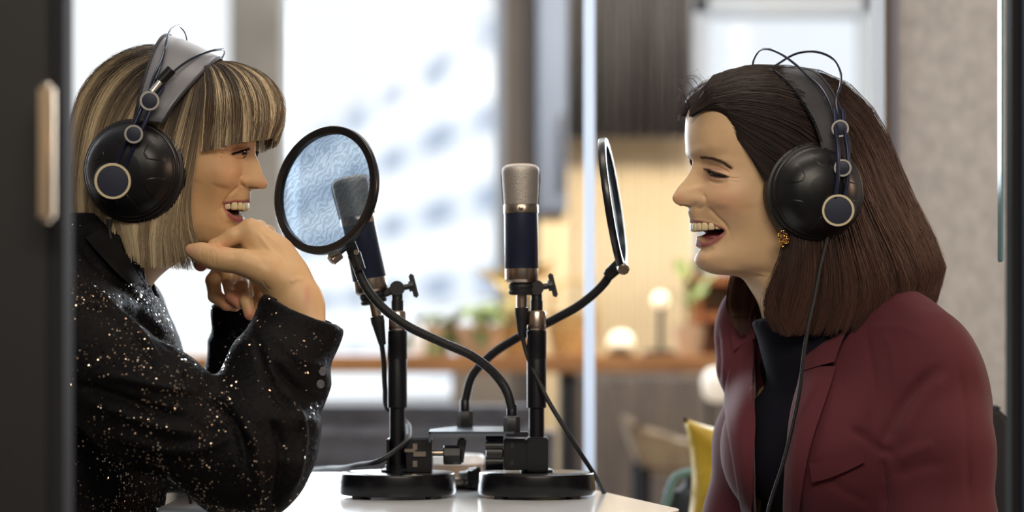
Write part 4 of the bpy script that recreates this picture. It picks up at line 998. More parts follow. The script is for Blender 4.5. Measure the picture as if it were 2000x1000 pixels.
# ============================================================ implicit surfaces
class Field:
    def __init__(s, lo, hi, res):
        s.lo = np.array(lo, float); s.res = res; s.n = np.ceil((np.array(hi)-s.lo)/res).astype(int)+1
        s.a = np.full(s.n, .08, np.float32)
        s.ax = [s.lo[i]+np.arange(s.n[i])*res for i in range(3)]
    def _win(s, lo, hi, pad):
        i0 = np.clip(np.floor((np.array(lo)-pad-s.lo)/s.res).astype(int), 0, s.n-1); i1 = np.clip(np.ceil((np.array(hi)+pad-s.lo)/s.res).astype(int)+1, 1, s.n)
        sl = tuple(slice(a, max(b, a+1)) for a, b in zip(i0, i1))
        X, Y, Z = np.meshgrid(s.ax[0][sl[0]], s.ax[1][sl[1]], s.ax[2][sl[2]], indexing='ij'); return sl, X, Y, Z
    def _add(s, sl, d, k):
        a = s.a[sl]
        if k <= 0: s.a[sl] = np.minimum(a, d); return
        h = np.clip(.5+.5*(a-d)/k, 0, 1); s.a[sl] = a*(1-h)+d*h-k*h*(1-h)
    def cone(s, p, q, r1, r2, k=.01, scale=None, frame=None):
        """tapered capsule; scale squashes about the segment in the local frame axes"""
        p, q = np.array(p, float), np.array(q, float); R = max(r1, r2)*(max(1/np.array(scale).min(), 1) if scale is not None else 1)*1.0
        if scale is not None: R = max(r1, r2)*max(np.max(scale), 1)
        sl, X, Y, Z = s._win(np.minimum(p, q)-R, np.maximum(p, q)+R, k+.03)
        P = np.stack([X, Y, Z], -1).astype(np.float32)-p; ab = q-p
        if scale is not None:
            sc = 1/np.array(scale, float); fr = np.eye(3) if frame is None else np.array(frame); P = (P@fr.T)*sc; ab = (fr@ab)*sc
        L = max(ab@ab, 1e-12); t = np.clip((P@ab)/L, 0, 1); d = np.linalg.norm(P-t[..., None]*ab, axis=-1)-(r1+(r2-r1)*t)
        if scale is not None: d = d*min(scale)
        s._add(sl, d.astype(np.float32), k); return s
    def chain(s, pts, k=.01, **kw):
        for a, b in zip(pts[:-1], pts[1:]): s.cone(a[0], b[0], a[1], b[1], k, **kw)
        return s
    def ell(s, c, r, k=.01, frame=None):
        c = np.array(c, float); r = np.array(r, float); sl, X, Y, Z = s._win(c-r.max(), c+r.max(), k+.03)
        P = np.stack([X, Y, Z], -1)-c
        if frame is not None: P = P@np.array(frame).T
        k0 = np.linalg.norm(P/r, axis=-1); k1 = np.linalg.norm(P/r**2, axis=-1)+1e-9; s._add(sl, (k0*(k0-1)/k1).astype(np.float32), k); return s
    def cut(s, fn, k=0.002):
        """remove where fn(X,Y,Z) < 0 (distance like)"""
        X, Y, Z = np.meshgrid(*s.ax, indexing='ij'); d = -fn(X, Y, Z); s.a = np.maximum(s.a, d.astype(np.float32)); return s
    def mesh(s):
        v = s.a.copy(); v[0] = v[-1] = .08; v[:, 0] = v[:, -1] = .08; v[:, :, 0] = v[:, :, -1] = .08
        neg = v < 0; nx, ny, nz = v.shape
        cnt = np.zeros((nx-1, ny-1, nz-1), np.int8)
        for dx in (0,1):
            for dy in (0,1):
                for dz in (0,1): cnt += neg[dx:nx-1+dx, dy:ny-1+dy, dz:nz-1+dz]
        act = (cnt > 0) & (cnt < 8); idx = np.full(act.shape, -1, np.int64); ijk = np.argwhere(act); idx[act] = np.arange(len(ijk))
        acc = np.zeros((len(ijk), 3)); num = np.zeros(len(ijk)); i, j, k = ijk.T
        cr = [(0,0,0),(1,0,0),(0,1,0),(1,1,0),(0,0,1),(1,0,1),(0,1,1),(1,1,1)]
        for a in range(8):
            for b in range(a+1, 8):
                A, B = np.array(cr[a]), np.array(cr[b])
                if np.abs(A-B).sum() != 1: continue
                va = v[i+A[0], j+A[1], k+A[2]]; vb = v[i+B[0], j+B[1], k+B[2]]; m = (va < 0) != (vb < 0); t = np.where(m, va/(va-vb+1e-20), 0)
                acc += m[:, None]*(A+(B-A)*t[:, None]); num += m
        V = (ijk+acc/np.maximum(num, 1)[:, None])*s.res+s.lo; F = []
        for ax_ in range(3):
            o1, o2 = [(1,2),(2,0),(0,1)][ax_]
            sl0 = [slice(None)]*3; sl1 = [slice(None)]*3; sl0[ax_] = slice(0, -1); sl1[ax_] = slice(1, None)
            ch = neg[tuple(sl0)] != neg[tuple(sl1)]; e = np.argwhere(ch)
            e = e[(e[:, o1] > 0) & (e[:, o2] > 0) & (e[:, o1] < v.shape[o1]-1) & (e[:, o2] < v.shape[o2]-1)]
            sgn = neg[tuple(e.T)]; q = []
            for d1, d2 in ((0,0),(1,0),(1,1),(0,1)):
                c = e.copy(); c[:, o1] -= d1; c[:, o2] -= d2; q.append(idx[tuple(c.T)])
            q = np.stack(q, -1); q[~sgn] = q[~sgn][:, ::-1]; F.append(q)
        return V, np.vstack(F)
def vnormals(V, F):
    n = np.cross(V[F[:, 2]]-V[F[:, 0]], V[F[:, 3]]-V[F[:, 1]]); N = np.zeros_like(V)
    for c in range(4): np.add.at(N, F[:, c], n)
    return N/(np.linalg.norm(N, axis=1, keepdims=True)+1e-12)
def lap(V, F, it=3, lam=.5):
    E = np.vstack([F[:, [0,1]], F[:, [1,2]], F[:, [2,3]], F[:, [3,0]]])
    deg = np.bincount(E.ravel(), minlength=len(V))[:, None].astype(float)+1e-9
    for _ in range(it):
        A = np.zeros_like(V)
        for c in range(3): A[:, c] = np.bincount(E[:, 0], V[E[:, 1], c], len(V))+np.bincount(E[:, 1], V[E[:, 0], c], len(V))
        V = V*(1-lam)+lam*A/deg
    return V
_T3 = np.random.default_rng(99).uniform(-1, 1, (64, 64, 64))
def noise3(P, f):
    x = P*f+100.37; k = np.floor(x).astype(int); t = x-k; t = t*t*(3-2*t); k = k % 64; k2 = (k+1) % 64; r = 0
    for a in (0,1):
        for b in (0,1):
            for c in (0,1):
                w = (t[:, 0] if a else 1-t[:, 0])*(t[:, 1] if b else 1-t[:, 1])*(t[:, 2] if c else 1-t[:, 2])
                r = r+w*_T3[(k2 if a else k)[:, 0], (k2 if b else k)[:, 1], (k2 if c else k)[:, 2]]
    return r
def crease(V, Nn, lines):
    """displace camera-side vertices along photo-traced fold lines: (poly px, half width px, mm)"""
    u, v = pix(V); vis = np.clip((-(Nn*(V-C0)).sum(1)/np.linalg.norm(V-C0, axis=1))*2.5+.2, 0, 1); d = np.zeros(len(V))
    for poly, hw, am in lines:
        c = cm2(poly, 20); lo = c.min(0)-4*hw; hi = c.max(0)+4*hw; m = (u > lo[0]) & (u < hi[0]) & (v > lo[1]) & (v < hi[1])
        if m.any():
            dd, pos = seg_dist(u[m], v[m], c); d[m] += am*np.exp(-(dd/hw)**2)*np.clip(np.minimum(pos, 1-pos)*5+.1, 0, 1)
    return V+Nn*(d*vis)[:, None]/1000
from mathutils.bvhtree import BVHTree
def bvh_of(V, F): return BVHTree.FromPolygons([tuple(v) for v in V], [tuple(int(i) for i in f) for f in F])
def drape(bvh, px, py, off, Yfall=2.4):
    """the point of a surface seen at a photo point, lifted off it by off metres"""
    d = Vector(((px-1000)/FPX, 1, (HY-py)/FPX)).normalized(); h = bvh.ray_cast(Vector(cam.location), d)
    if h[0] is None: return Vector((float('nan'),)*3)
    n = h[1] if h[1].dot(d) < 0 else -h[1]
    return h[0]+n*off-d*off*.3
def draped_patch(name, bvh, edgeA, edgeB, off, m, parent, nu=26, nv=8, thick=.0025, sm=6, Yfall=2.4, puff=0.0):
    A = cm2(edgeA, nu); B = cm2(edgeB, nu); G = np.zeros((nu, nv, 3))
    for i in range(nu):
        for j in range(nv):
            t = j/(nv-1); q = A[i]*(1-t)+B[i]*t; G[i, j] = drape(bvh, q[0], q[1], off, Yfall)
    bad = np.isnan(G[..., 0])
    if bad.all(): G[:] = np.array([at(float(a[0]), float(a[1]), Yfall) for a in A])[:, None]
    elif bad.any():
        gi = np.argwhere(~bad); pp = (A[:, None]*(1-np.linspace(0,1,nv)[None, :, None])+B[:, None]*np.linspace(0,1,nv)[None, :, None])
        for i, j in np.argwhere(bad):
            k = gi[np.argmin(((gi-[i,j])**2*[1,1]).sum(1))]; G[i, j] = at(float(pp[i,j,0]), float(pp[i,j,1]), float(G[k[0], k[1], 1]))
    for _ in range(sm):
        H_ = G.copy(); H_[1:-1] = (G[:-2]+G[2:]+2*G[1:-1])/4; G[:, 1:-1] = (H_[:, :-2]+H_[:, 2:]+2*H_[:, 1:-1])/4; G[:, [0,-1]] = H_[:, [0,-1]]
    to = C0-G.mean((0,1)); to /= np.linalg.norm(to)
    t = np.linspace(0, 1, nv)[None, :, None]; G = G+to*puff*np.sin(PI*t)
    V = np.concatenate([G.reshape(-1,3), (G-to*thick).reshape(-1,3)]); N = nu*nv; F = []
    for i in range(nu-1):
        for j in range(nv-1): a = i*nv+j; F += [(a,a+1,a+nv+1,a+nv),(N+a,N+a+nv,N+a+nv+1,N+a+1)]
        a = i*nv; F.append((a,a+nv,N+a+nv,N+a)); a += nv-1; F.append((a,N+a,N+a+nv,a+nv))
    for j in range(nv-1): F.append((j,N+j,N+j+1,j+1)); a = (nu-1)*nv+j; F.append((a,a+1,N+a+1,N+a))
    me = mesh_from(V, F, name); bm = bmesh.new(); bm.from_mesh(me); bmesh.ops.recalc_face_normals(bm, faces=bm.faces); bm.to_mesh(me); bm.free(); autosmooth(me, 50)
    return link(name, me, m, parent, smooth=False)
def make_face(H, rows, feats, cols, label):
    V, Fq, caps, cf, L = build_head(H, rows, 430, None, feats, cols)
    flip = signed_vol(V-V.mean(0), Fq) < 0
    return V, Fq, np.array(caps), cf, L, flip
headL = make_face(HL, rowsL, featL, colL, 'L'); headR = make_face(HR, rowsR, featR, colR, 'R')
pL = empty('person', at(250,1000,2.5), 'woman with bobbed blonde-highlighted hair, black sequinned jacket, chin on hand', 'person')
pR = empty('person', at(1650,1000,2.5), 'laughing woman with long brown hair in burgundy jacket and black top', 'person')
def face_parts(H, head, person, body, isR):
    L = head[4]; sw = surf_w(L, H)
    def toothrow(front, zpx, lengths, widths, arch_w, arch_d, tiltz, up=True):
        # positions along a half-ellipse dental arch, both sides
        Fm = H.loc(H.hp(*front))
        cf_ = Fm[0]-arch_d; n = 400; a = np.linspace(0, PI/2, n); x = arch_w*np.sin(a)**.9; y = arch_d*np.cos(a)**.8
        arc = np.concatenate([[0], np.cumsum(np.hypot(np.diff(x), np.diff(y)))])
        for sd in (1, -1):
            s0 = 0
            for wd, hh in zip(widths, lengths):
                c = s0+wd/2; s0 += wd+.0002
                xi, yi = np.interp(c, arc, x), np.interp(c, arc, y); xe, ye = np.interp(c+.0008, arc, x), np.interp(c+.0008, arc, y)
                tx, ty = xe-xi, ye-yi; q = math.hypot(tx, ty); tx /= q; ty /= q
                T = Vector(H.F*ty+H.N*tx*sd); Nn = Vector(np.array(H.F)*tx*1.0-np.array(H.N)*ty*sd)
                Z = Vector((0,0,1)); ctr = Vector(H.wld(np.array([cf_+yi, xi*sd, Fm[2]+tiltz*(arch_d-yi)])))
                bm = bmesh.new(); bmesh.ops.create_icosphere(bm, subdivisions=3, radius=1)
                for v in bm.verts:
                    p = v.co; sx = math.copysign(abs(p.x)**.45, p.x); sz = math.copysign(abs(p.z)**.62, p.z); sy = math.copysign(abs(p.y)**.8, p.y)
                    tp = 1-.12*(sz if up else -sz)
                    v.co = ctr + T*(sx*wd*.5*tp) + Nn*(sy*.0032) + Z*(sz*hh*.5)
                me = bm_done(bm, 'tooth'); o = link('tooth', me, M_tooth, body)
    if isR:
        toothrow((1356,443.5,0), 0, [.0100,.0090,.0096,.0088,.0080,.007], [.0082,.0066,.0074,.0070,.0068,.008], .0255, .034, .02)
        toothrow((1373,475,0), 0, [.0045]*5, [.0050,.0054,.0060,.0062,.007], .020, .027, .06, False)
        bm = bmesh.new(); bmesh.ops.create_icosphere(bm, subdivisions=4, radius=1); c = Vector(H.hp(1409,466,0))
        for v in bm.verts: p = v.co.copy(); v.co = c + Vector(H.F)*p.x*.024 + Vector(H.N)*p.y*.017 + Vector((0,0,1))*p.z*.0085
        link('tongue', bm_done(bm), mat('tongue', srgb(120,52,54), .35), body)
    else:
        toothrow((479,402.5,0), 0, [.0105,.0098,.0104,.0092,.0082], [.0080,.0066,.0074,.0068,.006], .0225, .0325, -.02)
    # eyes
    ex, ey, wc = (1401,343,33) if isR else (469,297,33)
    for sd in (1, -1):
        w0 = sw(ex, ey)
        c = H.loc(H.hp(ex+(6 if isR else -5), ey, w0-(10.4 if isR else 13.0))); c[1] *= sd; c = Vector(H.wld(c)); R = .0113
        bm = bmesh.new(); bmesh.ops.create_uvsphere(bm, u_segments=40, v_segments=28, radius=R); bmesh.ops.translate(bm, vec=c, verts=bm.verts)
        eb = link('eyeball', bm_done(bm), M_eye, body)
        look = (Vector(H.F)*.93+Vector(H.N)*.34*sd+Vector((0,0,-.06))).normalized()
        b = MB(); b.lathe([(.0066,math.sqrt(R*R-.0066**2)+.0002),(.005,math.sqrt(R*R-.005**2)+.0004),(.0025,math.sqrt(R*R-.0025**2)+.0005),(.0001,R+.0006)], c, look, n=24, cap=False); b.done('iris', M_iris, eb)
    # lashes and brows on both sides
    allV = []; allF = []; off = 0
    sets = []
    if isR:
        lash = [(x, y, -.75, .25, -.35) for x, y in ((1378,331),(1386,332),(1396,336),(1408,340.5),(1422,345.5))]
        L5 = [(x,y,dx,dy,cv,sw(x,y)-.2,2.5) for x,y,dx,dy,cv in lash]; sets.append((L5, 60, 7.5, .0002))
        br = [(1369,308,.55,-.35,.25),(1380,307,.8,-.1,.2),(1395,310.5,.95,.1,.2),(1410,315.5,.9,.4,.1),(1427,327,.7,.7,.1)]
        for dv in (-2.6,-1.4,0,1.3,2.4): sets.append(([(x,y+dv*(1-.1*i),dx,dy,cv,sw(x,y)+.2,.4) for i,(x,y,dx,dy,cv) in enumerate(br)], 110, 8, .0002))
    else:
        lash = [(484,290,.75,.3,-.2),(474,292,.7,.4,-.3),(464,295,.5,.5,-.3),(453,299.5,.1,.5,-.3)]
        sets.append(([(x,y+1.5,dx,dy,cv,sw(x,y)+.3,2.5) for x,y,dx,dy,cv in lash], 150, 7, .0003))
        br = [(497,276,-.2,-.9,.2),(488,272,-.7,-.6,.3),(478,268,-.9,-.2,.3),(466,269,-.9,.2,.2),(452,277,-.8,.6,.1)]
        for dv in (-2.5,-1,1,2.5): sets.append(([(x,y+dv*(1-.15*i),dx,dy,cv,sw(x,y)+.2,.4) for i,(x,y,dx,dy,cv) in enumerate(br)], 90, 8, .00024))
    for nm, ss in (('eyelashes', sets[:1]), ('eyebrows', sets[1:])):
        VV = []; FF = []; off = 0
        for k, (ln, n, le, r) in enumerate(ss):
            P, rad = hairs_along(H, ln, n, le, None, k+5, r)
            for sd in (1, -1):
                Q = H.loc(P); Q[..., 1] *= sd; v, f = tube_np(H.wld(Q), rad); VV.append(v); FF.append(f+off); off += len(v)
        link(nm, np_mesh(nm, np.vstack(VV), np.vstack(FF)), M_browR if (isR and nm == 'eyebrows') else M_lash, body)['kind'] = 'stuff'
for H, hd, p, isR in ((HL, headL, pL, False), (HR, headR, pR, True)):
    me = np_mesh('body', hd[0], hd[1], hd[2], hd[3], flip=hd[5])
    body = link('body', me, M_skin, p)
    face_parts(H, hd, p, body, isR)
    if isR: bodyR = body
    else: bodyL = body
# ============================================================ hair
def hair_mat(name, rough=.42, spec=.5):
    m = mat(name, (.1,.07,.05), rough); b = BS(m); a = nd(m, 'ShaderNodeVertexColor'); a.layer_name = 'tint'; lk(m, a.outputs['Color'], b.inputs['Base Color'])
    b.inputs['Specular IOR Level'].default_value = spec; return m
def guide_block(H, guides, K=16):
    G = []
    for g in guides:
        g = np.array(g, float); G.append(H.loc(H.hp(g[:, 0], g[:, 1], g[:, 2])))
    return np.array([catmull(g, K) for g in G])           # guides, K, 3 (local)
def patch_eval(G, u):
    """G guides,K,3 ; u (n,) guide coordinate -> n,K,3"""
    n = G.shape[0]; k = np.clip(np.floor(u).astype(int), 0, n-2); t = (u-k)[:, None, None]
    mir = np.array([1,-1,1]); p1, p2 = G[k], G[k+1]
    pre = G[1]*mir if abs(G[0][..., 1]).mean() < .008 else None; post = G[n-2]*mir if abs(G[-1][..., 1]).mean() < .008 else None
    p0 = np.where((k > 0)[:, None, None], G[np.maximum(k-1, 0)], 2*p1-p2); p3 = np.where((k < n-2)[:, None, None], G[np.minimum(k+2, n-1)], 2*p2-p1)
    if pre is not None: p0 = np.where((k == 0)[:, None, None], pre, p0)
    if post is not None: p3 = np.where((k == n-2)[:, None, None], post, p3)
    return .5*(2*p1+(p2-p0)*t+(2*p0-5*p1+4*p2-p3)*t**2+(-p0+3*p1-3*p2+p3)*t**3)
def smooth_noise(g, u, freq, dim=3):
    m = 4096; T = g.normal(0, 1, (m, dim)); x = u*freq+1000; k = np.floor(x).astype(int) % (m-1); t = sstep(x-np.floor(x))[:, None]
    return T[k]*(1-t)+T[k+1]*t
def hair_patch(H, guides, n, seed, colfn, layer=4.0, frizz=.5, clump=2.2, tipjit=.12, rad=.00028, K=15, urange=None, weight=None, inner=(0,0,0), side=1, rootin=3.0, fly=0.0, wave=0.0, tipcl=0.0):
    g = np.random.default_rng(seed); G = guide_block(H, guides, K); ng = len(G); lo, hi = urange or (0, ng-1)
    u = g.uniform(lo, hi, n)
    P = patch_eval(G, u); t = np.linspace(0, 1, K)[None, :, None]
    # inward direction: towards the head centre axis (local lateral + forward)
    ctr = np.array(inner)/1000; d = ctr-P; d[..., 2] *= .35; d /= np.linalg.norm(d, axis=-1, keepdims=True)+1e-9
    ly = g.uniform(0, 1, (n, 1, 1))**1.5*layer/1000
    P = P + d*ly + d*(rootin/1000)*(1-sstep(t*7))
    T = np.gradient(P, axis=1); T /= np.linalg.norm(T, axis=-1, keepdims=True)+1e-9; Sd = np.cross(T, d); Sd /= np.linalg.norm(Sd, axis=-1, keepdims=True)+1e-9
    c1 = smooth_noise(g, u, 5)[:, None, :]; c2 = smooth_noise(g, u, 22)[:, None, :]; c3 = g.normal(0, 1, (n, 1, 3))
    env = t**1.2
    off = (Sd*(c1[..., :1]*1.3*clump+c2[..., :1]*.8*clump*np.sin(3*t+c1[..., 2:])) + d*(-c1[..., 1:2]*.5*clump-np.abs(c2[..., 1:2])*.2*clump))*env/1000
    wob = (Sd*np.sin(7*t+c3[..., :1]*9)*c3[..., 1:2]+d*np.cos(6*t+c3[..., 2:]*7)*c3[..., 1:2]*.5)*frizz/1000*t
    wav = Sd*np.sin(5.2*t**1.2+c1[..., 2:]*1.3+u[:, None, None]*.8)*wave/1000*sstep(t*1.6-.3)
    P = P+off+wob+wav+ Sd*c3[..., 2:]*.35*frizz/1000
    if fly: 
        m = (g.uniform(0, 1, (n, 1, 1)) < fly); P = P + m*(-d*g.uniform(1, 5, (n, 1, 1))/1000*np.sin(PI*t) + Sd*g.normal(0, 3.5, (n, 1, 1))/1000*t**1.5)
    # trim tips
    L = 1-tipjit*g.uniform(0, 1, (n, 1))**1.3 + tipjit*.25; r0 = g.uniform(0, .05, (n, 1)); s = (r0+np.linspace(0, 1, K)[None, :]*(L-r0))*(K-1); s = np.minimum(s, (K-1)*1.06)
    k = np.clip(np.floor(s).astype(int), 0, K-2); f = (s-k)[..., None]; ii = np.arange(n)[:, None]
    P = P[ii, k]*(1-f)+P[ii, k+1]*f
    P[..., 1] *= side
    rr = rad*(.55+.45*np.sin(PI*np.clip(np.linspace(0, 1, K), .04, .93)))[None, :]*g.uniform(.75, 1.2, (n, 1))
    V, F = tube_np(H.wld(P), rr)
    col = colfn(g, u, np.linspace(0, 1, K), n)            # n,K,3
    C = np.repeat(col[:, :, None, :], 3, 2).reshape(-1, 3)
    return V, F, C
def hair_shell(H, guides, colfn, inset=4.0, inner=(0,0,0), side=1, K=30, nu=90, seed=3, tmax=.93):
    g = np.random.default_rng(seed); G = guide_block(H, guides, K); u = np.linspace(0, len(G)-1, nu); P = patch_eval(G, u)
    ctr = np.array(inner)/1000; d = ctr-P; d[..., 2] *= .35; d /= np.linalg.norm(d, axis=-1, keepdims=True)+1e-9
    kk = np.linspace((K-1)*.035, (K-1)*tmax, K); k0 = np.clip(np.floor(kk).astype(int), 0, K-2); ff = (kk-k0)[None, :, None]; P = P[:, k0]*(1-ff)+P[:, k0+1]*ff; d = d[:, k0]
    A = P+d*(inset+4.0*(1-sstep(np.linspace(0,1,K)*8))[None, :, None])/1000; Bk = P+d*(inset+4)/1000
    t = np.linspace(0, 1, K)[None, :, None]; nz = smooth_noise(g, u, 6)[:, None, :1]; A = A+d*nz*.0008
    A[..., 1] *= side; Bk[..., 1] *= side
    A = H.wld(A); Bk = H.wld(Bk); V = np.vstack([A.reshape(-1, 3), Bk.reshape(-1, 3)]); N = nu*K
    i, j = np.meshgrid(np.arange(nu-1), np.arange(K-1), indexing='ij'); q = np.stack([i*K+j, i*K+j+1, (i+1)*K+j+1, (i+1)*K+j], -1).reshape(-1, 4)
    F = [q, (q+N)[:, ::-1]]
    for a in range(K-1): F.append(np.array([[a, a+1, N+a+1, N+a], [(nu-1)*K+a, (nu-1)*K+a+1, N+(nu-1)*K+a+1, N+(nu-1)*K+a]]))
    for a in range(nu-1): F.append(np.array([[a*K, (a+1)*K, N+(a+1)*K, N+a*K], [a*K+K-1, (a+1)*K+K-1, N+(a+1)*K+K-1, N+a*K+K-1]]))
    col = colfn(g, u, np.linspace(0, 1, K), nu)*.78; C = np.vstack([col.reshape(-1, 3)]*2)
    return V, np.vstack(F), C
def join_parts(name, parts, m, parent, kind='stuff', label=None):
    V = []; F = []; C = []; off = 0
    for v, f, c in parts: V.append(v); F.append(f+off); C.append(c); off += len(v)
    o = link(name, np_mesh(name, np.vstack(V), np.vstack(F), (), np.vstack(C)), m, parent, label=label)
    if kind: o['kind'] = kind
    return o
M_hair = hair_mat('hair_fibre', .45, .4)
BR1, BR2, BR3 = np.array(srgb(38,28,25)), np.array(srgb(62,44,38)), np.array(srgb(98,68,56))
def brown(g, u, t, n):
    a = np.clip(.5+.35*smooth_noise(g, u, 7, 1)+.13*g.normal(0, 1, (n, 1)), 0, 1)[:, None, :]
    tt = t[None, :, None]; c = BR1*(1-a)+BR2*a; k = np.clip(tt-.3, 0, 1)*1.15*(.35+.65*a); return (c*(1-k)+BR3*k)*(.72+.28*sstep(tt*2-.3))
DK, MD, BL = np.array(srgb(66,58,52)), np.array(srgb(142,122,98)), np.array(srgb(244,224,186))
def blonde(g, u, t, n):
    a = np.clip(.30+.42*smooth_noise(g, u, 4, 1)+.22*smooth_noise(g, u, 26, 1)+.07*g.normal(0, 1, (n, 1)), 0, 1)[:, None, :]
    tt = t[None, :, None]; tip = MD*(1-a)+BL*a; base = DK*(1-a*.55)+MD*a*.55
    k = sstep(tt*1.7-.2+.4*(a-.4)); return base*(1-k)+tip*k
def fringe_col(g, u, t, n):
    a = np.clip(.24+.45*smooth_noise(g, u, 5, 1)+.28*smooth_noise(g, u, 28, 1)+.07*g.normal(0, 1, (n, 1)), 0, 1)[:, None, :]
    tt = t[None, :, None]; base = DK*(1-a*.7)+MD*a*.7; tip = (DK*.5+MD*.5)*(1-a)+BL*a
    k = sstep(tt*1.7-.25+.6*(a-.3)); return base*(1-k)+tip*k
# ---- right woman
gR = [
 [(1343,196,-6),(1365,164,-4),(1402,140,0),(1452,128,0),(1530,131,0),(1610,146,0),(1668,180,0),(1712,238,0),(1742,300,0),(1768,372,0),(1806,440,0),(1836,500,0),(1842,540,0),(1824,586,0)],
 [(1338,222,12),(1362,176,24),(1410,156,32),(1465,146,38),(1545,152,44),(1610,172,48),(1662,212,52),(1700,270,55),(1728,340,56),(1758,405,56),(1794,470,54),(1818,525,50),(1816,565,46),(1798,600,42)],
 [(1341,228,20),(1372,196,38),(1425,178,52),(1485,174,62),(1550,186,69),(1605,210,73),(1648,250,76),(1680,305,78),(1706,370,77),(1735,432,75),(1765,492,72),(1786,545,68),(1788,580,64),(1770,606,60)],
 [(1350,216,26),(1388,206,46),(1440,202,60),(1495,208,70),(1550,224,77),(1596,250,81),(1634,288,84),(1662,338,86),(1684,398,86),(1706,455,85),(1728,512,82),(1742,560,78),(1742,590,74),(1728,616,70)],
 [(1372,212,34),(1408,214,52),(1452,228,64),(1500,244,73),(1546,266,79),(1588,296,83),(1620,334,86),(1642,384,88),(1656,436,88),(1668,490,87),(1680,540,84),(1686,580,80),(1684,612,77),(1672,634,74)],
 [(1396,213,42),(1425,234,56),(1462,258,66),(1504,282,74),(1544,308,79),(1578,340,82),(1604,380,85),(1620,424,86),(1630,470,87),(1638,515,86),(1644,560,84),(1646,598,81),(1642,624,78),(1632,645,75)],
 [(1414,244,50),(1440,264,60),(1470,292,68),(1504,318,74),(1538,344,78),(1566,374,80),(1584,410,82),(1594,450,83),(1600,492,84),(1604,532,84),(1606,572,82),(1606,606,80),(1600,630,77),(1592,648,74)],
 [(1432,266,57),(1454,288,64),(1478,314,70),(1504,340,74),(1530,366,76),(1550,394,78),(1562,424,79),(1568,458,80),(1570,496,81),(1570,534,81),(1568,572,79),(1562,606,77),(1556,630,74),(1552,650,71)],
 [(1450,287,62),(1468,308,67),(1487,332,71),(1506,356,73),(1524,380,75),(1538,404,76),(1545,432,76),(1548,464,77),(1546,500,77),(1540,536,77),(1534,572,75),(1528,602,73),(1528,626,70),(1534,648,67)],
 [(1470,318,66),(1482,336,69),(1496,356,71),(1508,376,72),(1518,396,72),(1526,420,73),(1532,448,73),(1531,478,73),(1524,510,72),(1514,542,71),(1505,570,70),(1500,596,68),(1504,620,66),(1516,640,63)],
]
tr_ = HR.loc(HR.hp(1600,330,0)); inR = tuple((tr_*1000).tolist())
parts = []
for sd, n in ((1, 9800), (-1, 1500)):
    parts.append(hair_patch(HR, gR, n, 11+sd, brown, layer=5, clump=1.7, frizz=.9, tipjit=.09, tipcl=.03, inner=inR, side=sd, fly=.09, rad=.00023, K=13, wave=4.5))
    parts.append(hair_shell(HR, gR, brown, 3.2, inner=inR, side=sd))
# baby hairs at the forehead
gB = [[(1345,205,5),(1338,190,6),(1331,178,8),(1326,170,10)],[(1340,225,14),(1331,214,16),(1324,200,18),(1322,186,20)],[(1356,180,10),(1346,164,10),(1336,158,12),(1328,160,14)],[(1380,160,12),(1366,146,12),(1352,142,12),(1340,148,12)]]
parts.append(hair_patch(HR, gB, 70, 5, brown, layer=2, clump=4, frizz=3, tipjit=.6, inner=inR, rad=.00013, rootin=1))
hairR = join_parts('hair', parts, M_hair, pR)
# ---- left woman
gL = [
 [(384,104,0),(318,86,0),(258,94,0),(208,122,0),(172,160,0),(150,208,0),(138,262,0),(130,320,0),(126,375,0),(130,425,0)],
 [(385,107,14),(324,96,30),(268,110,40),(222,140,48),(190,182,52),(170,232,54),(158,288,54),(150,342,52),(146,392,50),(150,436,47)],
 [(386,110,24),(335,108,44),(288,130,58),(248,166,68),(220,212,73),(200,262,75),(188,314,75),(178,364,73),(172,408,71),(176,446,67)],
 [(388,113,32),(352,124,55),(315,154,69),(284,198,78),(262,248,81),(246,300,82),(234,350,82),(228,398,80),(226,440,77),(236,472,72)],
 [(390,116,42),(366,140,65),(340,178,73),(316,226,79),(300,276,82),(288,328,82),(278,376,81),(268,420,79),(264,460,76),(268,494,71)],
 [(392,118,45),(380,152,66),(366,196,72),(350,246,76),(338,298,77),(326,348,77),(314,394,76),(302,434,74),(296,470,71),(298,500,66)],
 [(394,119,46),(390,158,66),(382,204,73),(372,254,72),(362,306,72),(354,356,71),(346,402,70),(340,442,68),(340,476,65),(346,504,60)],
 [(396,120,48),(398,162,67),(394,208,72),(388,258,71),(380,310,68),(373,360,66),(369,406,64),(372,446,61),(382,480,57),(396,506,52)],
]
gF = [
 [(396,120,48),(400,145,62),(402,175,69),(400,205,71),(397,240,65),(394,286,64)],
 [(403,119,43),(415,142,57),(423,172,64),(426,205,66),(426,240,58),(424,280,57)],
 [(412,118,36),(432,139,51),(446,168,58),(453,202,60),(455,236,52),(453,272,51)],
 [(420,117,28),(448,136,42),(468,163,50),(479,197,53),(483,232,46),(482,266,44)],
 [(426,116,18),(462,133,29),(490,158,38),(505,192,37),(510,228,37),(506,263,34)],
 [(430,115,6),(472,130,12),(507,153,19),(528,188,22),(534,225,22),(525,260,19)],
 [(432,114,0),(477,129,0),(516,151,0),(541,186,0),(548,223,0),(535,258,0)],
]
tr_ = HL.loc(HL.hp(300,290,0)); inL = tuple((tr_*1000).tolist()); trf = HL.loc(HL.hp(400,240,0)); inF = tuple((trf*1000).tolist())
parts = []
for sd, n in ((1, 7600), (-1, 1000)):
    parts.append(hair_patch(HL, gL, n, 21+sd, blonde, layer=4, clump=1.4, frizz=.8, tipjit=.26, tipcl=.09, inner=inL, side=sd, fly=.07, rad=.00023, K=11, wave=1.5))
    parts.append(hair_shell(HL, gL, blonde, 3.2, inner=inL, side=sd, tmax=.84))
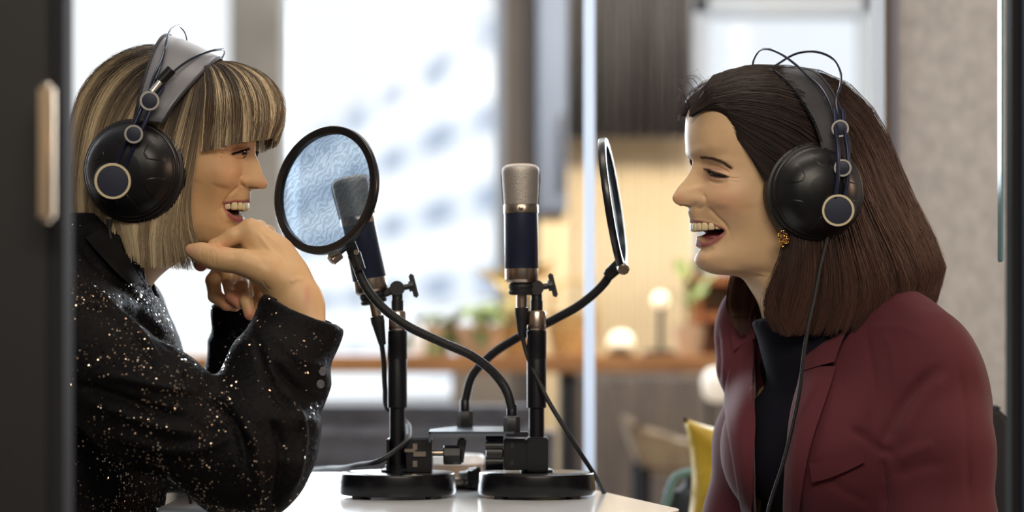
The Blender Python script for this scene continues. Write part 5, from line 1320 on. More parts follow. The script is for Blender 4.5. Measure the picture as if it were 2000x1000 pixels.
for sd, n in ((1, 5200), (-1, 1900)):
    parts.append(hair_patch(HL, gF, n, 31+sd, fringe_col, layer=4, clump=1.5, frizz=.8, tipjit=.42, tipcl=.13, inner=inF, side=sd, fly=.07, rad=.00023, K=10))
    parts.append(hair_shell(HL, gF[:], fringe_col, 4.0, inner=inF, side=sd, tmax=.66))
hairL = join_parts('hair', parts, M_hair, pL)
# ============================================================ headphones
M_hp = mat('headphone_black', srgb(20,20,23), .36); BS(M_hp).inputs['Specular IOR Level'].default_value = .35
M_pad = mat('pad_leatherette', srgb(20,20,23), .5)
M_champ = mat('champagne_metal', srgb(226,212,178), .38, .55)
M_disc = mat('navy_disc', srgb(40,45,62), .45, .3)
M_rod = mat('navy_rod', srgb(34,40,66), .35, .5)
M_wire = mat('dark_steel_wire', srgb(60,66,78), .25, .9)
M_strap_grey = mat('grey_leather', srgb(112,113,120), .42)
M_strap_black = noise_color(mat('black_leather', srgb(28,27,34), .6), srgb(24,23,30), srgb(34,33,40), 60, bump=.3, bscale=300, dist=.0005)
M_silver = mat('bright_silver', srgb(204,200,192), .3, .7)
def headphones(H, lab, cup, cupw, R, ring, small, rods, wires, strapL, strapR, smat, cable, tilt, ringw):
    e = empty('headphones', H.hp(cup[0], cup[1], cupw), lab, 'headphones')
    N = Vector(H.N); F = Vector(H.F); Z = Vector((0,0,1))
    ax = (N+F*tilt[0]+Z*tilt[1]).normalized()
    c = Vector(H.hp(cup[0], cup[1], cupw))
    for sd in (1, -1):
        if sd == -1:
            l = H.loc(np.array(c)); l[1] *= -1; cc = Vector(H.wld(l)); a2 = (-N+F*tilt[0]+Z*tilt[1]).normalized()
        else: cc = c; a2 = ax
        par = MB(); par.lathe([(R*.55,-.028),(R*.95,-.027),(R*1.03,-.022),(R*1.05,-.014),(R*1.02,-.007),(R*.9,-.004)], cc, a2, n=72)
        cupo = MB(); cupo.lathe([(R*.88,-.005),(R*.97,-.005),(R*.98,-.0035),(R*.975,-.001),(R*.95,.0005),(R*.92,.001),(R*.92,.004),(R*.905,.0055),(R*.89,.006),(R*.86,.0085),(R*.80,.0135),(R*.72,.0185),(R*.60,.0230),(R*.48,.0258),(R*.36,.0272),(R*.33,.0278),(R*.0,.028)], cc, a2, n=96, cap=False)
        cp = cupo.done('ear_cup', M_hp, e, deg=50); par.done('ear_pad', M_pad, cp)
        # stitched pleats round the pad
        q = a2.to_track_quat('Z','Y'); b = MB()
        for k in range(44):
            a = 2*PI*k/44; d = q @ Vector((math.cos(a), math.sin(a), 0)); tn = q @ Vector((-math.sin(a), math.cos(a), 0))
            b.box(cc+d*R*1.022-a2*.0150, (.0022,.0030,.010), rot=Matrix((d, tn, a2)).transposed().to_3x3() if False else q.to_matrix() @ Matrix.Rotation(a, 3, 'Z'), bev=.0006, seg=1)
        b.done('pad_pleat', M_pad, cp)['kind'] = 'stuff'
        # petal shaped panels raised on the dome
        for k in range(6):
            a0 = 2*PI*(k+.5)/6; w_ = .36; VV = []; FF = []; nr, na = 8, 10
            hgt = lambda r: np.interp(r, [.33,.48,.60,.72,.80,.86,.89], [.0278,.0258,.0230,.0185,.0135,.0085,.006])
            for i in range(nr+1):
                r = .46+.38*i/nr; hw = w_*math.sin(min(1, (i/nr)**.6*1.0)*PI/2)
                for j in range(na+1):
                    a = a0+hw*(2*j/na-1); ed = min(1, min(j, na-j)/1.0, i/1.0, (nr-i)/1.0)
                    VV.append(cc+q @ Vector((R*r*math.cos(a), R*r*math.sin(a), float(hgt(r))+(-.0006 if ed < .5 else .0004))))
            for i in range(nr):
                for j in range(na):
                    p = i*(na+1)+j; FF.append((p,p+1,p+na+2,p+na+1))
            me = mesh_from(VV, FF, 'cup_panel'); link('cup_panel', me, M_hp, cp)
    # big emblem disc
    view = (Vector(cam.location)-c).normalized()
    def disc(name, px, py, w, r, thick, rim, dm, parent, an):
        ctr = Vector(H.hp(px, py, w)); ri = r*(1-rim)
        b = MB(); b.lathe([(ri,-thick),(r*.96,-thick),(r,-thick*.8),(r,-.0008),(r*.975,0),(ri*1.02,.0),(ri,-.0008),(ri,-thick)], ctr, an, n=56, cap=False)
        o = b.done(name, M_champ if r > .012 else M_silver, parent, deg=50)
        b = MB(); b.lathe([(ri*1.01,-thick*.9),(ri*1.01,-.0010),(ri*.9,-.0008),(.0001,-.0007)], ctr, an, n=48, cap=False); b.done(name+'_face', dm, o)
        b = MB(); b.lathe([(r*.9,-thick*2.6),(r*.9,-thick*.9)], ctr, an, n=32); b.done(name+'_back', M_hp, o)
        return ctr
    an = (ax*.6+view*.5+F*tilt[2]).normalized()
    dc = disc('emblem_disc', ring[0], ring[1], ringw, ring[2]/1800, .004, .16, M_disc, e, an)
    for (x, y, w, r) in small: disc('slider_ring', x, y, w, r/1800, .0035, .24, M_disc, e, an)
    for pts in rods:
        b = MB(); b.tube([H.hp(p[0], p[1], p[2]-(6 if H.s > 0 else 0)) for p in pts], .0025, n=10, sub=24); b.done('guide_rod', M_rod, e)
    # housing between rods and cup
    b = MB(); p = Vector(H.hp(ring[0], ring[1], ringw-5)); b.lathe([(ring[2]/1800*1.15,-.014),(ring[2]/1800*1.1,-.003),(ring[2]/1800*.95,0)], p, an, n=40); b.done('pivot_housing', M_hp, e)
    for pts in wires:
        b = MB(); b.tube([H.hp(*p) for p in pts], .0014, n=8, sub=70); b.done('head_arch', M_wire, e)
    # strap
    up_ = lambda L: [H.hp(p[0], p[1], p[2]+(5 if p[2] > 25 else 0)) for p in L]
    A = catmull(up_(strapL), 40); B = catmull(up_(strapR), 40)
    nu = 40; nv = 14; V = []; F_ = []
    ctr0 = Vector(H.wld(H.loc(H.hp(cup[0], cup[1]-20, 0))))
    for lay in (0, 1):
        for i in range(nu):
            for j in range(nv+1):
                t = j/nv; p = Vector(A[i]).lerp(Vector(B[i]), t); out = (p-ctr0); out.normalize()
                p = p+out*(.0035*math.sin(PI*t)**.8) - out*(.0026*lay) + out*(.0007 if (lay == 0 and (j in (1, nv-1))) else 0); V.append(p)
    L_ = nu*(nv+1)
    for i in range(nu-1):
        for j in range(nv):
            a = i*(nv+1)+j; F_.append((a,a+1,a+nv+2,a+nv+1)); F_.append((L_+a,L_+a+nv+1,L_+a+nv+2,L_+a+1))
        a = i*(nv+1); F_.append((a,a+nv+1,L_+a+nv+1,L_+a)); a += nv; F_.append((a,L_+a,L_+a+nv+1,a+nv+1))
    for j in range(nv): F_.append((j,L_+j,L_+j+1,j+1)); a = (nu-1)*(nv+1)+j; F_.append((a,a+1,L_+a+1,L_+a))
    st = link('strap', mesh_from(V, F_, 'strap'), smat, e)
    for side_ in (A, B):
        b = MB(); b.tube([Vector(p)+(Vector(p)-ctr0).normalized()*.0008 for p in side_], .0016, n=8); b.done('piping', M_strap_black, st)
    # cable
    b = MB(); b.tube([H.hp(*p) for p in cable], .0021, n=10, sub=60); b.done('cord', M_rubber, e)
    b = MB(); p0, p1 = Vector(H.hp(*cable[0])), Vector(H.hp(*cable[1])); b.tube([p0, p0.lerp(p1, .6)], [.0038,.0027], n=12); b.done('strain_relief', M_rubber, e)
    return e
hpL = headphones(HL, 'black studio headphones with a grey leather strap on the blonde woman', (256,333), 88, 99/1800, (220,354,35), 
  [(261,262,124,18),(292,197,112,19)],
  [[(227,322,121),(243,285,121),(264,240,118),(283,197,110),(300,168,96)],[(243,330,121),(260,290,121),(281,245,118),(301,200,110),(318,170,96)]],
  [[(292,180,104),(306,150,90),(318,115,72),(325,80,50),(334,57,22),(347,50,0),(358,58,-24),(365,78,-50),(368,105,-68),(362,160,-82)],
   [(303,182,104),(322,158,92),(345,135,76),(372,116,58),(400,103,32),(423,97,8),(436,97,-14),(437,104,-36),(428,122,-60),(410,160,-78)],
   [(290,184,104),(300,150,92),(315,118,76),(322,95,62),(326,88,52)]],
  [(262,236,90),(272,190,86),(286,140,72),(301,98,48),(318,72,18),(334,72,-16),(344,95,-46),(350,140,-72),(350,190,-84)],
  [(318,240,88),(338,208,84),(362,178,74),(388,150,60),(410,128,40),(426,114,14),(432,120,-18),(428,150,-52),(415,200,-78)],
  M_strap_grey, [(214,428,84),(214,452,84),(224,500,84),(240,560,84),(262,640,88),(300,740,92),(345,860,92),(366,940,66),(373,983,58)], (.06,-.02,.12), 122)
hpR = headphones(HR, 'black studio headphones with a black ribbed strap on the brown-haired woman', (1597,376), 90, 96/1800, (1637,411,31),
  [(1646,328,124,17),(1641,251,112,17)],
  [[(1631,388,121),(1636,350,122),(1637,300,120),(1633,255,111),(1630,215,98)],[(1649,388,121),(1656,350,122),(1656,300,120),(1650,255,111),(1646,215,98)]],
  [[(1630,236,104),(1622,205,92),(1604,172,74),(1578,148,52),(1550,123,26),(1524,105,2),(1500,96,-20),(1482,100,-44),(1471,120,-62),(1472,160,-80)],
   [(1643,246,104),(1636,222,96),(1633,196,84),(1641,168,66),(1641,140,44),(1624,113,22),(1592,101,0),(1555,105,-24),(1524,122,-46),(1507,135,-62),(1495,170,-80)]],
  [(1626,345,92),(1612,320,92),(1604,280,89),(1587,236,80),(1561,194,66),(1533,160,46),(1508,139,22),(1492,134,-6),(1482,150,-40),(1476,200,-76),(1480,260,-88)],
  [(1662,300,94),(1655,262,90),(1644,222,82),(1628,184,66),(1606,154,44),(1584,139,18),(1566,136,-8),(1548,150,-42),(1540,200,-76),(1545,260,-88)],
  M_strap_black, [(1618,446,92),(1614,470,92),(1602,520,94),(1591,580,96),(1578,640,98),(1569,700,98),(1562,760,96),(1548,830,92),(1528,910,88),(1508,970,82),(1492,1030,76)], (.10,-.02,.16), 124)
# ribbed edge of the black strap
b = MB()
P_ = catmull([HR.hp(*p) for p in [(1604,280,95),(1587,236,87),(1561,194,73),(1533,160,53),(1508,139,26),(1498,135,7)]], 60)
for i in range(1, 59):
    t = Vector(P_[i+1]-P_[i-1]).normalized(); b.lathe([(.0018,-.0005),(.0026,0),(.0018,.0005)], P_[i], t, n=10)
b.done('ribbed_edge', M_wire, hpR)['kind'] = 'stuff'
b = MB(); pa, pb = Vector(HR.hp(1610,190,71)), Vector(HR.hp(1622,222,81)); d_ = pb-pa; b.box((pa+pb)/2+Vector((0,-.004,0)), (d_.length, .0012, .0055), rot=d_.to_track_quat('X','Y').to_matrix(), bev=.0004); b.done('strap_tag', mat('tag_grey', srgb(84,82,92), .6), hpR)
# slot and buckle on the grey strap
pa, pb = Vector(HL.hp(310,162,93)), Vector(HL.hp(335,136,88)); d_ = pb-pa
b = MB(); b.tube([pa, pb], .0058, n=14); b.done('strap_slider', M_hp, hpL)
b = MB(); b.tube([Vector(HL.hp(296,180,104)), Vector(HL.hp(312,160,98))], .0032, n=12); b.done('buckle', M_silver, hpL)
# earring: a cluster of small gold beads and rods
e = empty('earring', HR.hp(1530,455,78), 'round gold cluster earring on the brown-haired woman below the ear cup', 'earring')
M_gold = mat('gold', srgb(226,184,104), .22, 1.0); M_garnet = mat('dark_garnet', srgb(70,30,32), .15)
r_ = random.Random(4); cE = Vector(HR.hp(1530,466,80)); 
b = MB(); b2 = MB()
for k in range(46):
    a = r_.uniform(0,2*PI); rr = math.sqrt(r_.uniform(0,1)); p = cE+Vector((rr*.0066*math.cos(a), -.003*math.sqrt(max(0,1-rr*rr))+r_.uniform(-.001,.001), rr*.0088*math.sin(a)))
    tgt = b if k % 4 else b2; s_ = r_.uniform(.0009,.0016)
    tgt.lathe([(s_*.5,-s_*.8),(s_,-s_*.3),(s_,s_*.3),(s_*.5,s_*.8)], p, Vector((r_.uniform(-1,1),-1,r_.uniform(-1,1))), n=8)
b.done('bead', M_gold, e)['kind'] = 'stuff'; b2.done('stone', M_garnet, e)['kind'] = 'stuff'
b = MB(); b.lathe([(.0052,-.001),(.0056,.0),(.0052,.001)], cE+Vector((0,.001,0)), (0,1,0), n=20); b.tube([cE+Vector((0,.001,.004)), cE+Vector((.001,.004,.016))], .0007, n=6); b.done('setting', M_gold, e)
# ============================================================ clothes, hands
def smooth_mesh(name, V, F, m, parent, cols=None, label=None):
    o = link(name, np_mesh(name, V, F, (), cols), m, parent, label=label); return o
A3 = lambda px, py, Y: np.array(at(px, py, Y))
# ---- materials
M_burg = mat('burgundy_wool', srgb(88,39,47), .85); b_ = BS(M_burg); b_.inputs['Sheen Weight'].default_value = .15; b_.inputs['Sheen Roughness'].default_value = .4; b_.inputs['Specular IOR Level'].default_value = .25
tc = nd(M_burg,'ShaderNodeTexCoord'); n_ = nd(M_burg,'ShaderNodeTexNoise'); n_.inputs['Scale'].default_value = 700; n_.inputs['Detail'].default_value = 3; lk(M_burg, tc.outputs['Object'], n_.inputs['Vector'])
bp = nd(M_burg,'ShaderNodeBump'); bp.inputs['Strength'].default_value = .25; bp.inputs['Distance'].default_value = .0005; lk(M_burg, n_.outputs['Fac'], bp.inputs['Height']); lk(M_burg, bp.outputs[0], b_.inputs['Normal'])
M_shirt = mat('black_knit', srgb(20,20,30), .9); BS(M_shirt).inputs['Specular IOR Level'].default_value = .15
M_velvet = mat('black_velvet', srgb(12,11,14), .7); b_ = BS(M_velvet); b_.inputs['Sheen Weight'].default_value = .04; b_.inputs['Sheen Roughness'].default_value = .35; b_.inputs['Specular IOR Level'].default_value = .2
def sequin_mat(nm='black_sequins', thr=.93):
    m = mat(nm, srgb(12,11,13), .6); b = BS(m); b.inputs['Specular IOR Level'].default_value = .1
    tc = nd(m,'ShaderNodeTexCoord'); vo = nd(m,'ShaderNodeTexVoronoi'); vo.inputs['Scale'].default_value = 430; lk(m, tc.outputs['Object'], vo.inputs['Vector'])
    ge = nd(m,'ShaderNodeNewGeometry')
    sub = nd(m,'ShaderNodeVectorMath', operation='SUBTRACT'); sub.inputs[1].default_value = (.5,.5,.5); lk(m, vo.outputs['Color'], sub.inputs[0])
    sc = nd(m,'ShaderNodeVectorMath', operation='SCALE'); lk(m, sub.outputs[0], sc.inputs[0])
    ad = nd(m,'ShaderNodeVectorMath', operation='ADD'); lk(m, ge.outputs['Normal'], ad.inputs[0]); lk(m, sc.outputs[0], ad.inputs[1])
    no = nd(m,'ShaderNodeVectorMath', operation='NORMALIZE'); lk(m, ad.outputs[0], no.inputs[0]); lk(m, no.outputs[0], b.inputs['Normal'])
    # a share of the sequins are bright mirror-like discs, the others dull
    se = nd(m,'ShaderNodeSeparateColor'); lk(m, vo.outputs['Color'], se.inputs[0])
    gt = nd(m,'ShaderNodeMath', operation='GREATER_THAN'); 
    nz = nd(m,'ShaderNodeTexNoise'); nz.inputs['Scale'].default_value = 26; nz.inputs['Detail'].default_value = 3; lk(m, tc.outputs['Object'], nz.inputs['Vector'])
    th = nd(m,'ShaderNodeMapRange'); th.inputs['From Min'].default_value = .38; th.inputs['From Max'].default_value = .66; th.inputs['To Min'].default_value = 1.0; th.inputs['To Max'].default_value = thr; lk(m, nz.outputs['Fac'], th.inputs['Value'])
    lk(m, se.outputs[0], gt.inputs[0]); lk(m, th.outputs[0], gt.inputs[1])
    ms = nd(m,'ShaderNodeMath', operation='MULTIPLY_ADD'); ms.inputs[1].default_value = .9; ms.inputs[2].default_value = .32; lk(m, gt.outputs[0], ms.inputs[0]); lk(m, ms.outputs[0], sc.inputs['Scale'])
    mr = nd(m,'ShaderNodeMapRange'); mr.inputs['To Min'].default_value = .62; mr.inputs['To Max'].default_value = .16; lk(m, gt.outputs[0], mr.inputs['Value']); lk(m, mr.outputs[0], b.inputs['Roughness'])
    ds = nd(m,'ShaderNodeMath', operation='LESS_THAN'); ds.inputs[1].default_value = .42; lk(m, vo.outputs['Distance'], ds.inputs[0]); g2 = nd(m,'ShaderNodeMath', operation='MULTIPLY'); lk(m, gt.outputs[0], g2.inputs[0]); lk(m, ds.outputs[0], g2.inputs[1]); gt = g2
    cr = nd(m,'ShaderNodeMix', data_type='RGBA'); cr.inputs['A'].default_value = (*srgb(13,12,14),1); cr.inputs['B'].default_value = (*srgb(206,184,160),1); lk(m, gt.outputs[0], cr.inputs['Factor']); lk(m, cr.outputs['Result'], b.inputs['Base Color'])
    me_ = nd(m,'ShaderNodeMath', operation='MULTIPLY'); me_.inputs[1].default_value = .9; lk(m, gt.outputs[0], me_.inputs[0]); lk(m, me_.outputs[0], b.inputs['Metallic'])
    return m
M_sequin = sequin_mat('black_sequins', .70); M_sleeve = sequin_mat('sparse_sequin_velvet', .94)
# ================= right woman
aR = math.radians(36); FR = np.array([-math.cos(aR), -math.sin(aR), 0]); NR = np.array([math.sin(aR), -math.cos(aR), 0]); CR = np.array([.362, 2.51, 0])
def bR(f, l, z): return CR+FR*f+NR*l+np.array([0,0,z])
frR = np.array([FR, NR, [0,0,1]])
def torsoR(Fd, off=0.0, low=.50):
    sc = (1.0, 1.32, 1.0)
    Fd.chain([(bR(-.03,0,.905),.050+off),(bR(-.02,0,.85),.078+off),(bR(-.012,0,.79),.086+off),(bR(-.024,0,.68),.074+off),(bR(-.03,0,low),.105+off)], k=.03, scale=sc, frame=frR)
    Fd.cone(bR(-.03,-.118,.888), bR(-.03,.118,.888), .040+off, .040+off, k=.04)
    for s_ in (-1, 1): Fd.cone(bR(-.035,s_*.10,.912), bR(-.04,s_*.045,.946), .033+off, .028+off, k=.03)
    Fd.ell(bR(-.072,.02,.83), (.068+off,.12+off,.12+off), k=.04, frame=frR)
    for s_ in (-1,1): Fd.ell(bR(.052,s_*.052,.80), (.034+off,.048+off,.055+off), k=.04, frame=frR)
Fj = Field((.14,2.15,.44), (.66,2.80,1.04), .0045)
torsoR(Fj, .010)
for s_ in (1,-1):
    Fj.chain([(bR(-.03,s_*.118,.862),.050),(bR(-.02,s_*.138,.80),.054),(bR(-.015,s_*.150,.70),.056),(bR(.0,s_*.158,.62),.052)], k=.03)
    Fj.chain([(bR(.0,s_*.158,.62),.052),(bR(.13,s_*.145,.585),.045),(bR(.20,s_*.13,.575),.040)], k=.02)
Fj.chain([(A3(1504,620,2.57),.015),(A3(1452,602,2.62),.018),(A3(1446,650,2.62),.022),(A3(1446,720,2.60),.028)], k=.03)
# opening at the front, neck hole
OPY = [560, 600,640,720,800,900,1000,1100]; OPR = [1600,1584,1574,1564,1550,1541,1535,1530]; OPL = [1490,1482,1477,1475,1475,1475,1477,1480]
def open_fn(X, Y, Z):
    f = (X-CR[0])*FR[0]+(Y-CR[1])*FR[1]; u = X/Y*FPX+1000; v = HY-(Z-CAMZ)/Y*FPX
    l_ = np.interp(v, OPY, OPL); r_ = np.interp(v, OPY, OPR)
    return np.maximum(np.maximum(l_-u, u-r_)*.00055, -(f-.005))
Fj.cut(open_fn)
def neck_fn(X, Y, Z):
    f = (X-CR[0])*FR[0]+(Y-CR[1])*FR[1]; l = (X-CR[0])*NR[0]+(Y-CR[1])*NR[1]
    return np.maximum(np.sqrt(((f+.01)/1.0)**2+((l-.01)/1.0)**2)-.044, -(Z-.915))
Fj.cut(neck_fn)
V, F = Fj.mesh(); V = lap(V, F, 4); Nn = vnormals(V, F)
w1 = noise3(V*np.array([1,1,.55]), 13); w2 = noise3(V+w1[:, None]*.02, 26)
V = V+Nn*((1-np.abs(w1))*2.2+w2*.9-1.6)[:, None]/1000; Nn = vnormals(V, F)
V = crease(V, Nn, [
 ([(1690,640),(1700,700),(1708,770),(1704,840),(1716,880)],5,-3.0),
 ([(1838,715),(1800,745),(1760,790),(1738,835),(1720,880)],9,-5.5), ([(1850,730),(1815,770),(1780,820),(1755,870)],14,4.5),
 ([(1660,835),(1690,852),(1720,878),(1745,884)],8,-6), ([(1716,880),(1726,930),(1730,1000)],6,-6),
 ([(1745,930),(1800,910),(1850,905)],9,-2.5), ([(1750,900),(1790,880),(1830,870)],10,2.5),
 ([(1700,640),(1760,640),(1810,660)],8,1.5), ([(1870,700),(1886,800),(1890,900),(1895,1000)],6,-2.0),
 ([(1630,700),(1650,780),(1640,860)],12,-2.0), ([(1610,930),(1650,960),(1700,985)],9,-2.0),
 ([(1720,640),(1745,700),(1748,760)],5,1.2), ([(1405,700),(1425,720),(1440,760)],6,-2), ([(1400,640),(1404,700),(1402,760)],4,-3)])
jR = smooth_mesh('jacket', V, F, M_burg, pR)
bvR = bvh_of(V, F)
# black top beneath
Ft = Field((.14,2.2,.44), (.62,2.78,1.04), .005); torsoR(Ft, -.006)
Ft.cone(HR.hp(1560,600,0), HR.hp(1590,650,0), .056, .066, k=.03)
Ft.cut(lambda X,Y,Z: -(Z-(.946+.10*(X-.30)*1.0)))
V, F = Ft.mesh(); V = lap(V, F, 5); Nn = vnormals(V, F); V = V+Nn*(noise3(V*np.array([1,1,.4]), 22)*1.2)[:, None]/1000
shR = smooth_mesh('top', V, F, M_shirt, pR)
b = MB(); P = []
# lapels, collar and pocket welt are laid on the cloth
draped_patch('lapel', bvR, [(1574,724),(1566,750),(1553,805),(1546,870),(1541,940),(1538,1010)], [(1634,722),(1624,760),(1608,810),(1592,860),(1578,920),(1570,970),(1566,1010)], .006, M_burg, jR, nu=34, nv=9, puff=.003, Yfall=2.39)
draped_patch('collar', bvR, [(1582,622),(1578,650),(1573,690),(1572,732)], [(1690,604),(1670,632),(1650,672),(1634,714)], .007, M_burg, jR, nu=22, nv=10, puff=.004, Yfall=2.39)
draped_patch('lapel', bvR, [(1470,650),(1470,700),(1470,780),(1470,860),(1470,940),(1472,1010)], [(1440,690),(1424,730),(1422,800),(1432,870),(1444,940),(1456,1010)], .005, M_burg, jR, nu=26, nv=8, puff=.002, Yfall=2.45)
draped_patch('collar', bvR, [(1474,604),(1472,630),(1470,662)], [(1440,592),(1430,640),(1436,690)], .006, M_burg, jR, nu=16, nv=8, puff=.002, Yfall=2.5)
draped_patch('pocket_welt', bvR, [(1585,905),(1615,897),(1650,885),(1682,869)], [(1590,940),(1620,931),(1655,918),(1687,902)], .0045, M_burg, jR, nu=16, nv=6)
# skin of neck and shoulders under the cloth joins the head
# trousers
M_trou = mat('dark_trousers', srgb(30,30,36), .85)
Fp = Field((.02,2.1,-.01), (.62,2.9,.62), .009)
for s_ in (1,-1):
    hip = bR(-.02,s_*.08,.55); kn = bR(.36,s_*.09,.56) if False else bR(.02,s_*.11,.50)
    Fp.chain([(bR(-.03,s_*.08,.53),.095),(bR(.12,s_*.12,.535),.082),(bR(.30,s_*.14,.53),.062),(bR(.27,s_*.14,.30),.05),(bR(.24,s_*.14,.06),.04)], k=.03)
    Fp.cone(bR(.24,s_*.14,.035), bR(.33,s_*.15,.03), .032, .028, k=.02)
V, F = Fp.mesh(); smooth_mesh('trousers', lap(V, F, 3), F, M_trou, pR)
# ================= left woman
aL = math.radians(2); FL = np.array([math.cos(aL), -math.sin(aL), 0]); NL = np.array([-math.sin(aL), -math.cos(aL), 0]); frL = np.array([FL, NL, [0,0,1]])
def tL(px, py, r): return (A3(px, py, 2.50), r)
def torsoL(Fd, off=0.0):
    Fd.chain([tL(190,600,.050+off),tL(205,665,.060+off),tL(200,745,.072+off),tL(178,860,.074+off),tL(152,1000,.078+off),(A3(140,1200,2.5),.088+off)], k=.03, scale=(1,1.55,1), frame=frL)
    c = A3(180,622,2.5); Fd.cone(c-NL*.12, c+NL*.12, .046+off, .046+off, k=.04)
    for s_ in (1,-1): Fd.cone(A3(175,595,2.5)+NL*s_*.09, A3(200,535,2.5)+NL*s_*.045, .034+off, .028+off, k=.035)
    for s_ in (1,-1): Fd.ell(A3(245,750,2.5)+NL*s_*.055, (.048+off,.055+off,.06+off), k=.03, frame=frL)
shl = A3(178,655,2.5)+NL*.155
E = A3(470,905,2.33)
armN = [(shl,.062),(A3(300,800,2.33),.058),(E,.056)]
forN = [(E,.056),(A3(500,900,2.33),.054),(A3(505,850,2.34),.060),(A3(540,735,2.365),.052),(A3(585,635,2.385),.0445),(A3(615,550,2.40),.044)]
shf = A3(170,640,2.5)-NL*.13
armF = [(shf,.062),(A3(280,850,2.62),.05),(A3(430,900,2.62),.05)]
forF = [(A3(440,900,2.62),.05),(A3(458,790,2.60),.044),(A3(470,690,2.57),.036),(A3(478,610,2.55),.036),(A3(482,560,2.54),.034)]
Fj = Field((-.66,2.18,.60), (-.16,2.82,1.06), .004)
torsoL(Fj, .006)
ring_ = [(270,556,22),(246,515,46),(222,472,60),(192,442,60),(160,424,44),(140,424,0),(160,424,-44),(192,442,-60),(222,472,-60),(246,515,-46),(270,556,-22)]
for q in (50,-50): Fj.cone(HL.hp(150,450,q), HL.hp(140,540,q*1.6), .028, .04, k=.03)
Fj.chain([(HL.hp(*q), .014) for q in ring_], k=.02)
Fj.chain(armN, k=.03); Fj.chain(armF, k=.03)
Fj.chain(forN, k=.018)
Fj.chain(forF, k=.012)
# cuffs: cut each sleeve square to its forearm and hollow the end
cN = A3(598,608,2.39); nN = np.array([.40,0,.92]); nN = nN/np.linalg.norm(nN)
cF = A3(478,600,2.55); nF = np.array([.10,0,.99]); nF = nF/np.linalg.norm(nF)
def cuff_fn(X, Y, Z):
    P = np.stack([X,Y,Z], -1)
    def one(c, n, r, rad):
        s_ = (P-c)@n; rr = np.linalg.norm(P-c-s_[..., None]*n, axis=-1)
        keep1 = np.maximum(-s_, rr-r)          # beyond the plane and near the arm -> removed
        hol = np.maximum(-(s_+.035), rr-rad)
        return np.minimum(keep1, hol)
    return np.minimum(one(cN, nN, .085, .037), one(cF, nF, .05, .027))
Fj.cut(cuff_fn)
ncL = np.array(HL.hp(262,520,0))
Fj.cut(lambda X,Y,Z: np.maximum(np.sqrt((X-(ncL[0]-.012+ (Z-ncL[2])*.55))**2+((Y-ncL[1]))**2)-.058, -(Z-(.945))))
V, F = Fj.mesh(); V = lap(V, F, 4); Nn = vnormals(V, F)
dirc = (V-A3(430,760,2.4)); 
w1 = noise3(V*np.array([1,1,1.6]), 15); w2 = noise3(V+w1[:, None]*.02, 34)
V = V+Nn*((1-np.abs(w1))*4.6+w2*1.8-3.2)[:, None]/1000; Nn = vnormals(V, F)
V = crease(V, Nn, [
 ([(140,545),(190,575),(240,600),(300,640),(340,690)],8,-6.8), ([(150,590),(200,600),(260,640),(320,720)],9,6.0),
 ([(140,750),(220,770),(300,800),(360,815)],7,-7.6), ([(140,775),(220,800),(300,830),(400,850)],9,6.8), ([(180,730),(260,745),(340,760),(400,770)],7,5.1),
 ([(180,840),(260,860),(340,880),(420,870),(460,840)],9,6.0), ([(400,770),(440,800),(470,850),(480,920)],7,-10.2), ([(357,722),(385,755),(410,775)],8,-6.8),
 ([(470,820),(500,870),(505,940),(500,1000)],8,6.8), ([(520,800),(550,870),(545,950),(530,1000)],8,-7.6), ([(560,760),(590,830),(585,900),(565,970)],8,6.0),
 ([(530,700),(560,740),(600,770),(640,780)],7,-6.0), ([(540,660),(580,700),(630,720)],7,4.2), ([(495,650),(520,730),(560,790),(600,800)],8,-5.1),
 ([(150,470),(190,520),(240,560),(290,600)],6,-4.2), ([(225,430),(235,480),(262,530),(285,556)],4,3.4)])
tintV = V
jL = smooth_mesh('jacket', V, F, M_sequin, pL)
jL.data.materials.append(M_sleeve)
u_, v_ = pix(V); ctr = V[F].mean(1); uc, vc = pix(ctr)
# the lower sleeves, cuffs, collar are velvet, the upper body is sequinned
rng_ = noise3(ctr, 18)*40+noise3(ctr, 60)*16
mi = ((uc-400)+(vc-780)*-.35+rng_ > 60) | ((uc > 140) & (uc < 310) & (vc+rng_*.3 < 528+(uc-150)*.12)) | (ctr[:, 1] > 2.52)
jL.data.polygons.foreach_set('material_index', mi.astype(np.int32)); bvL = bvh_of(V, F)
draped_patch('collar', bvL, [(165,470),(185,496),(212,526),(244,556)], [(205,448),(228,470),(250,508),(274,556)], .005, M_velvet, jL, nu=20, nv=9, puff=.004, Yfall=2.43)
# cuff buttons
for px, py in ((634,725),(630,750)):
    p = drape(bvL, px-6, py, .0008); b = MB(); b.lathe([(.004,-.001),(.0046,0),(.0046,.0012),(.0035,.0016),(.0034,.0010),(.0018,.0010),(.0001,.001)], p, (.55,-.8,0), n=20, cap=False); b.done('button', mat('grey_button', srgb(92,92,100), .3), jL)
# inner cuff lining + trousers
Fp = Field((-.86,2.1,-.01), (-.16,2.9,.66), .009)
for s_ in (1,-1):
    h0 = A3(150,1200,2.5); 
    g0 = h0+NL*s_*.08; g0[2] = .54; k0 = h0+FL*.40+NL*s_*.12; k0[2] = .53; m0 = (g0+k0)/2; m0[2] = .535; a0 = k0-FL*.05; a0[2] = .06; t0 = a0+FL*.12; t0[2] = .03
    Fp.chain([(g0,.095),(m0,.08),(k0,.06),((k0*.5+a0*.5),.05),(a0,.04)], k=.03); Fp.cone(a0-np.array([0,0,.025]), t0, .032, .026, k=.02)
Fp.cone(np.array([h0[0],h0[1],.62]), np.array([h0[0],h0[1],.54]), .10, .11, k=.03)
V, F = Fp.mesh(); smooth_mesh('trousers', lap(V, F, 3), F, M_trou, pL)
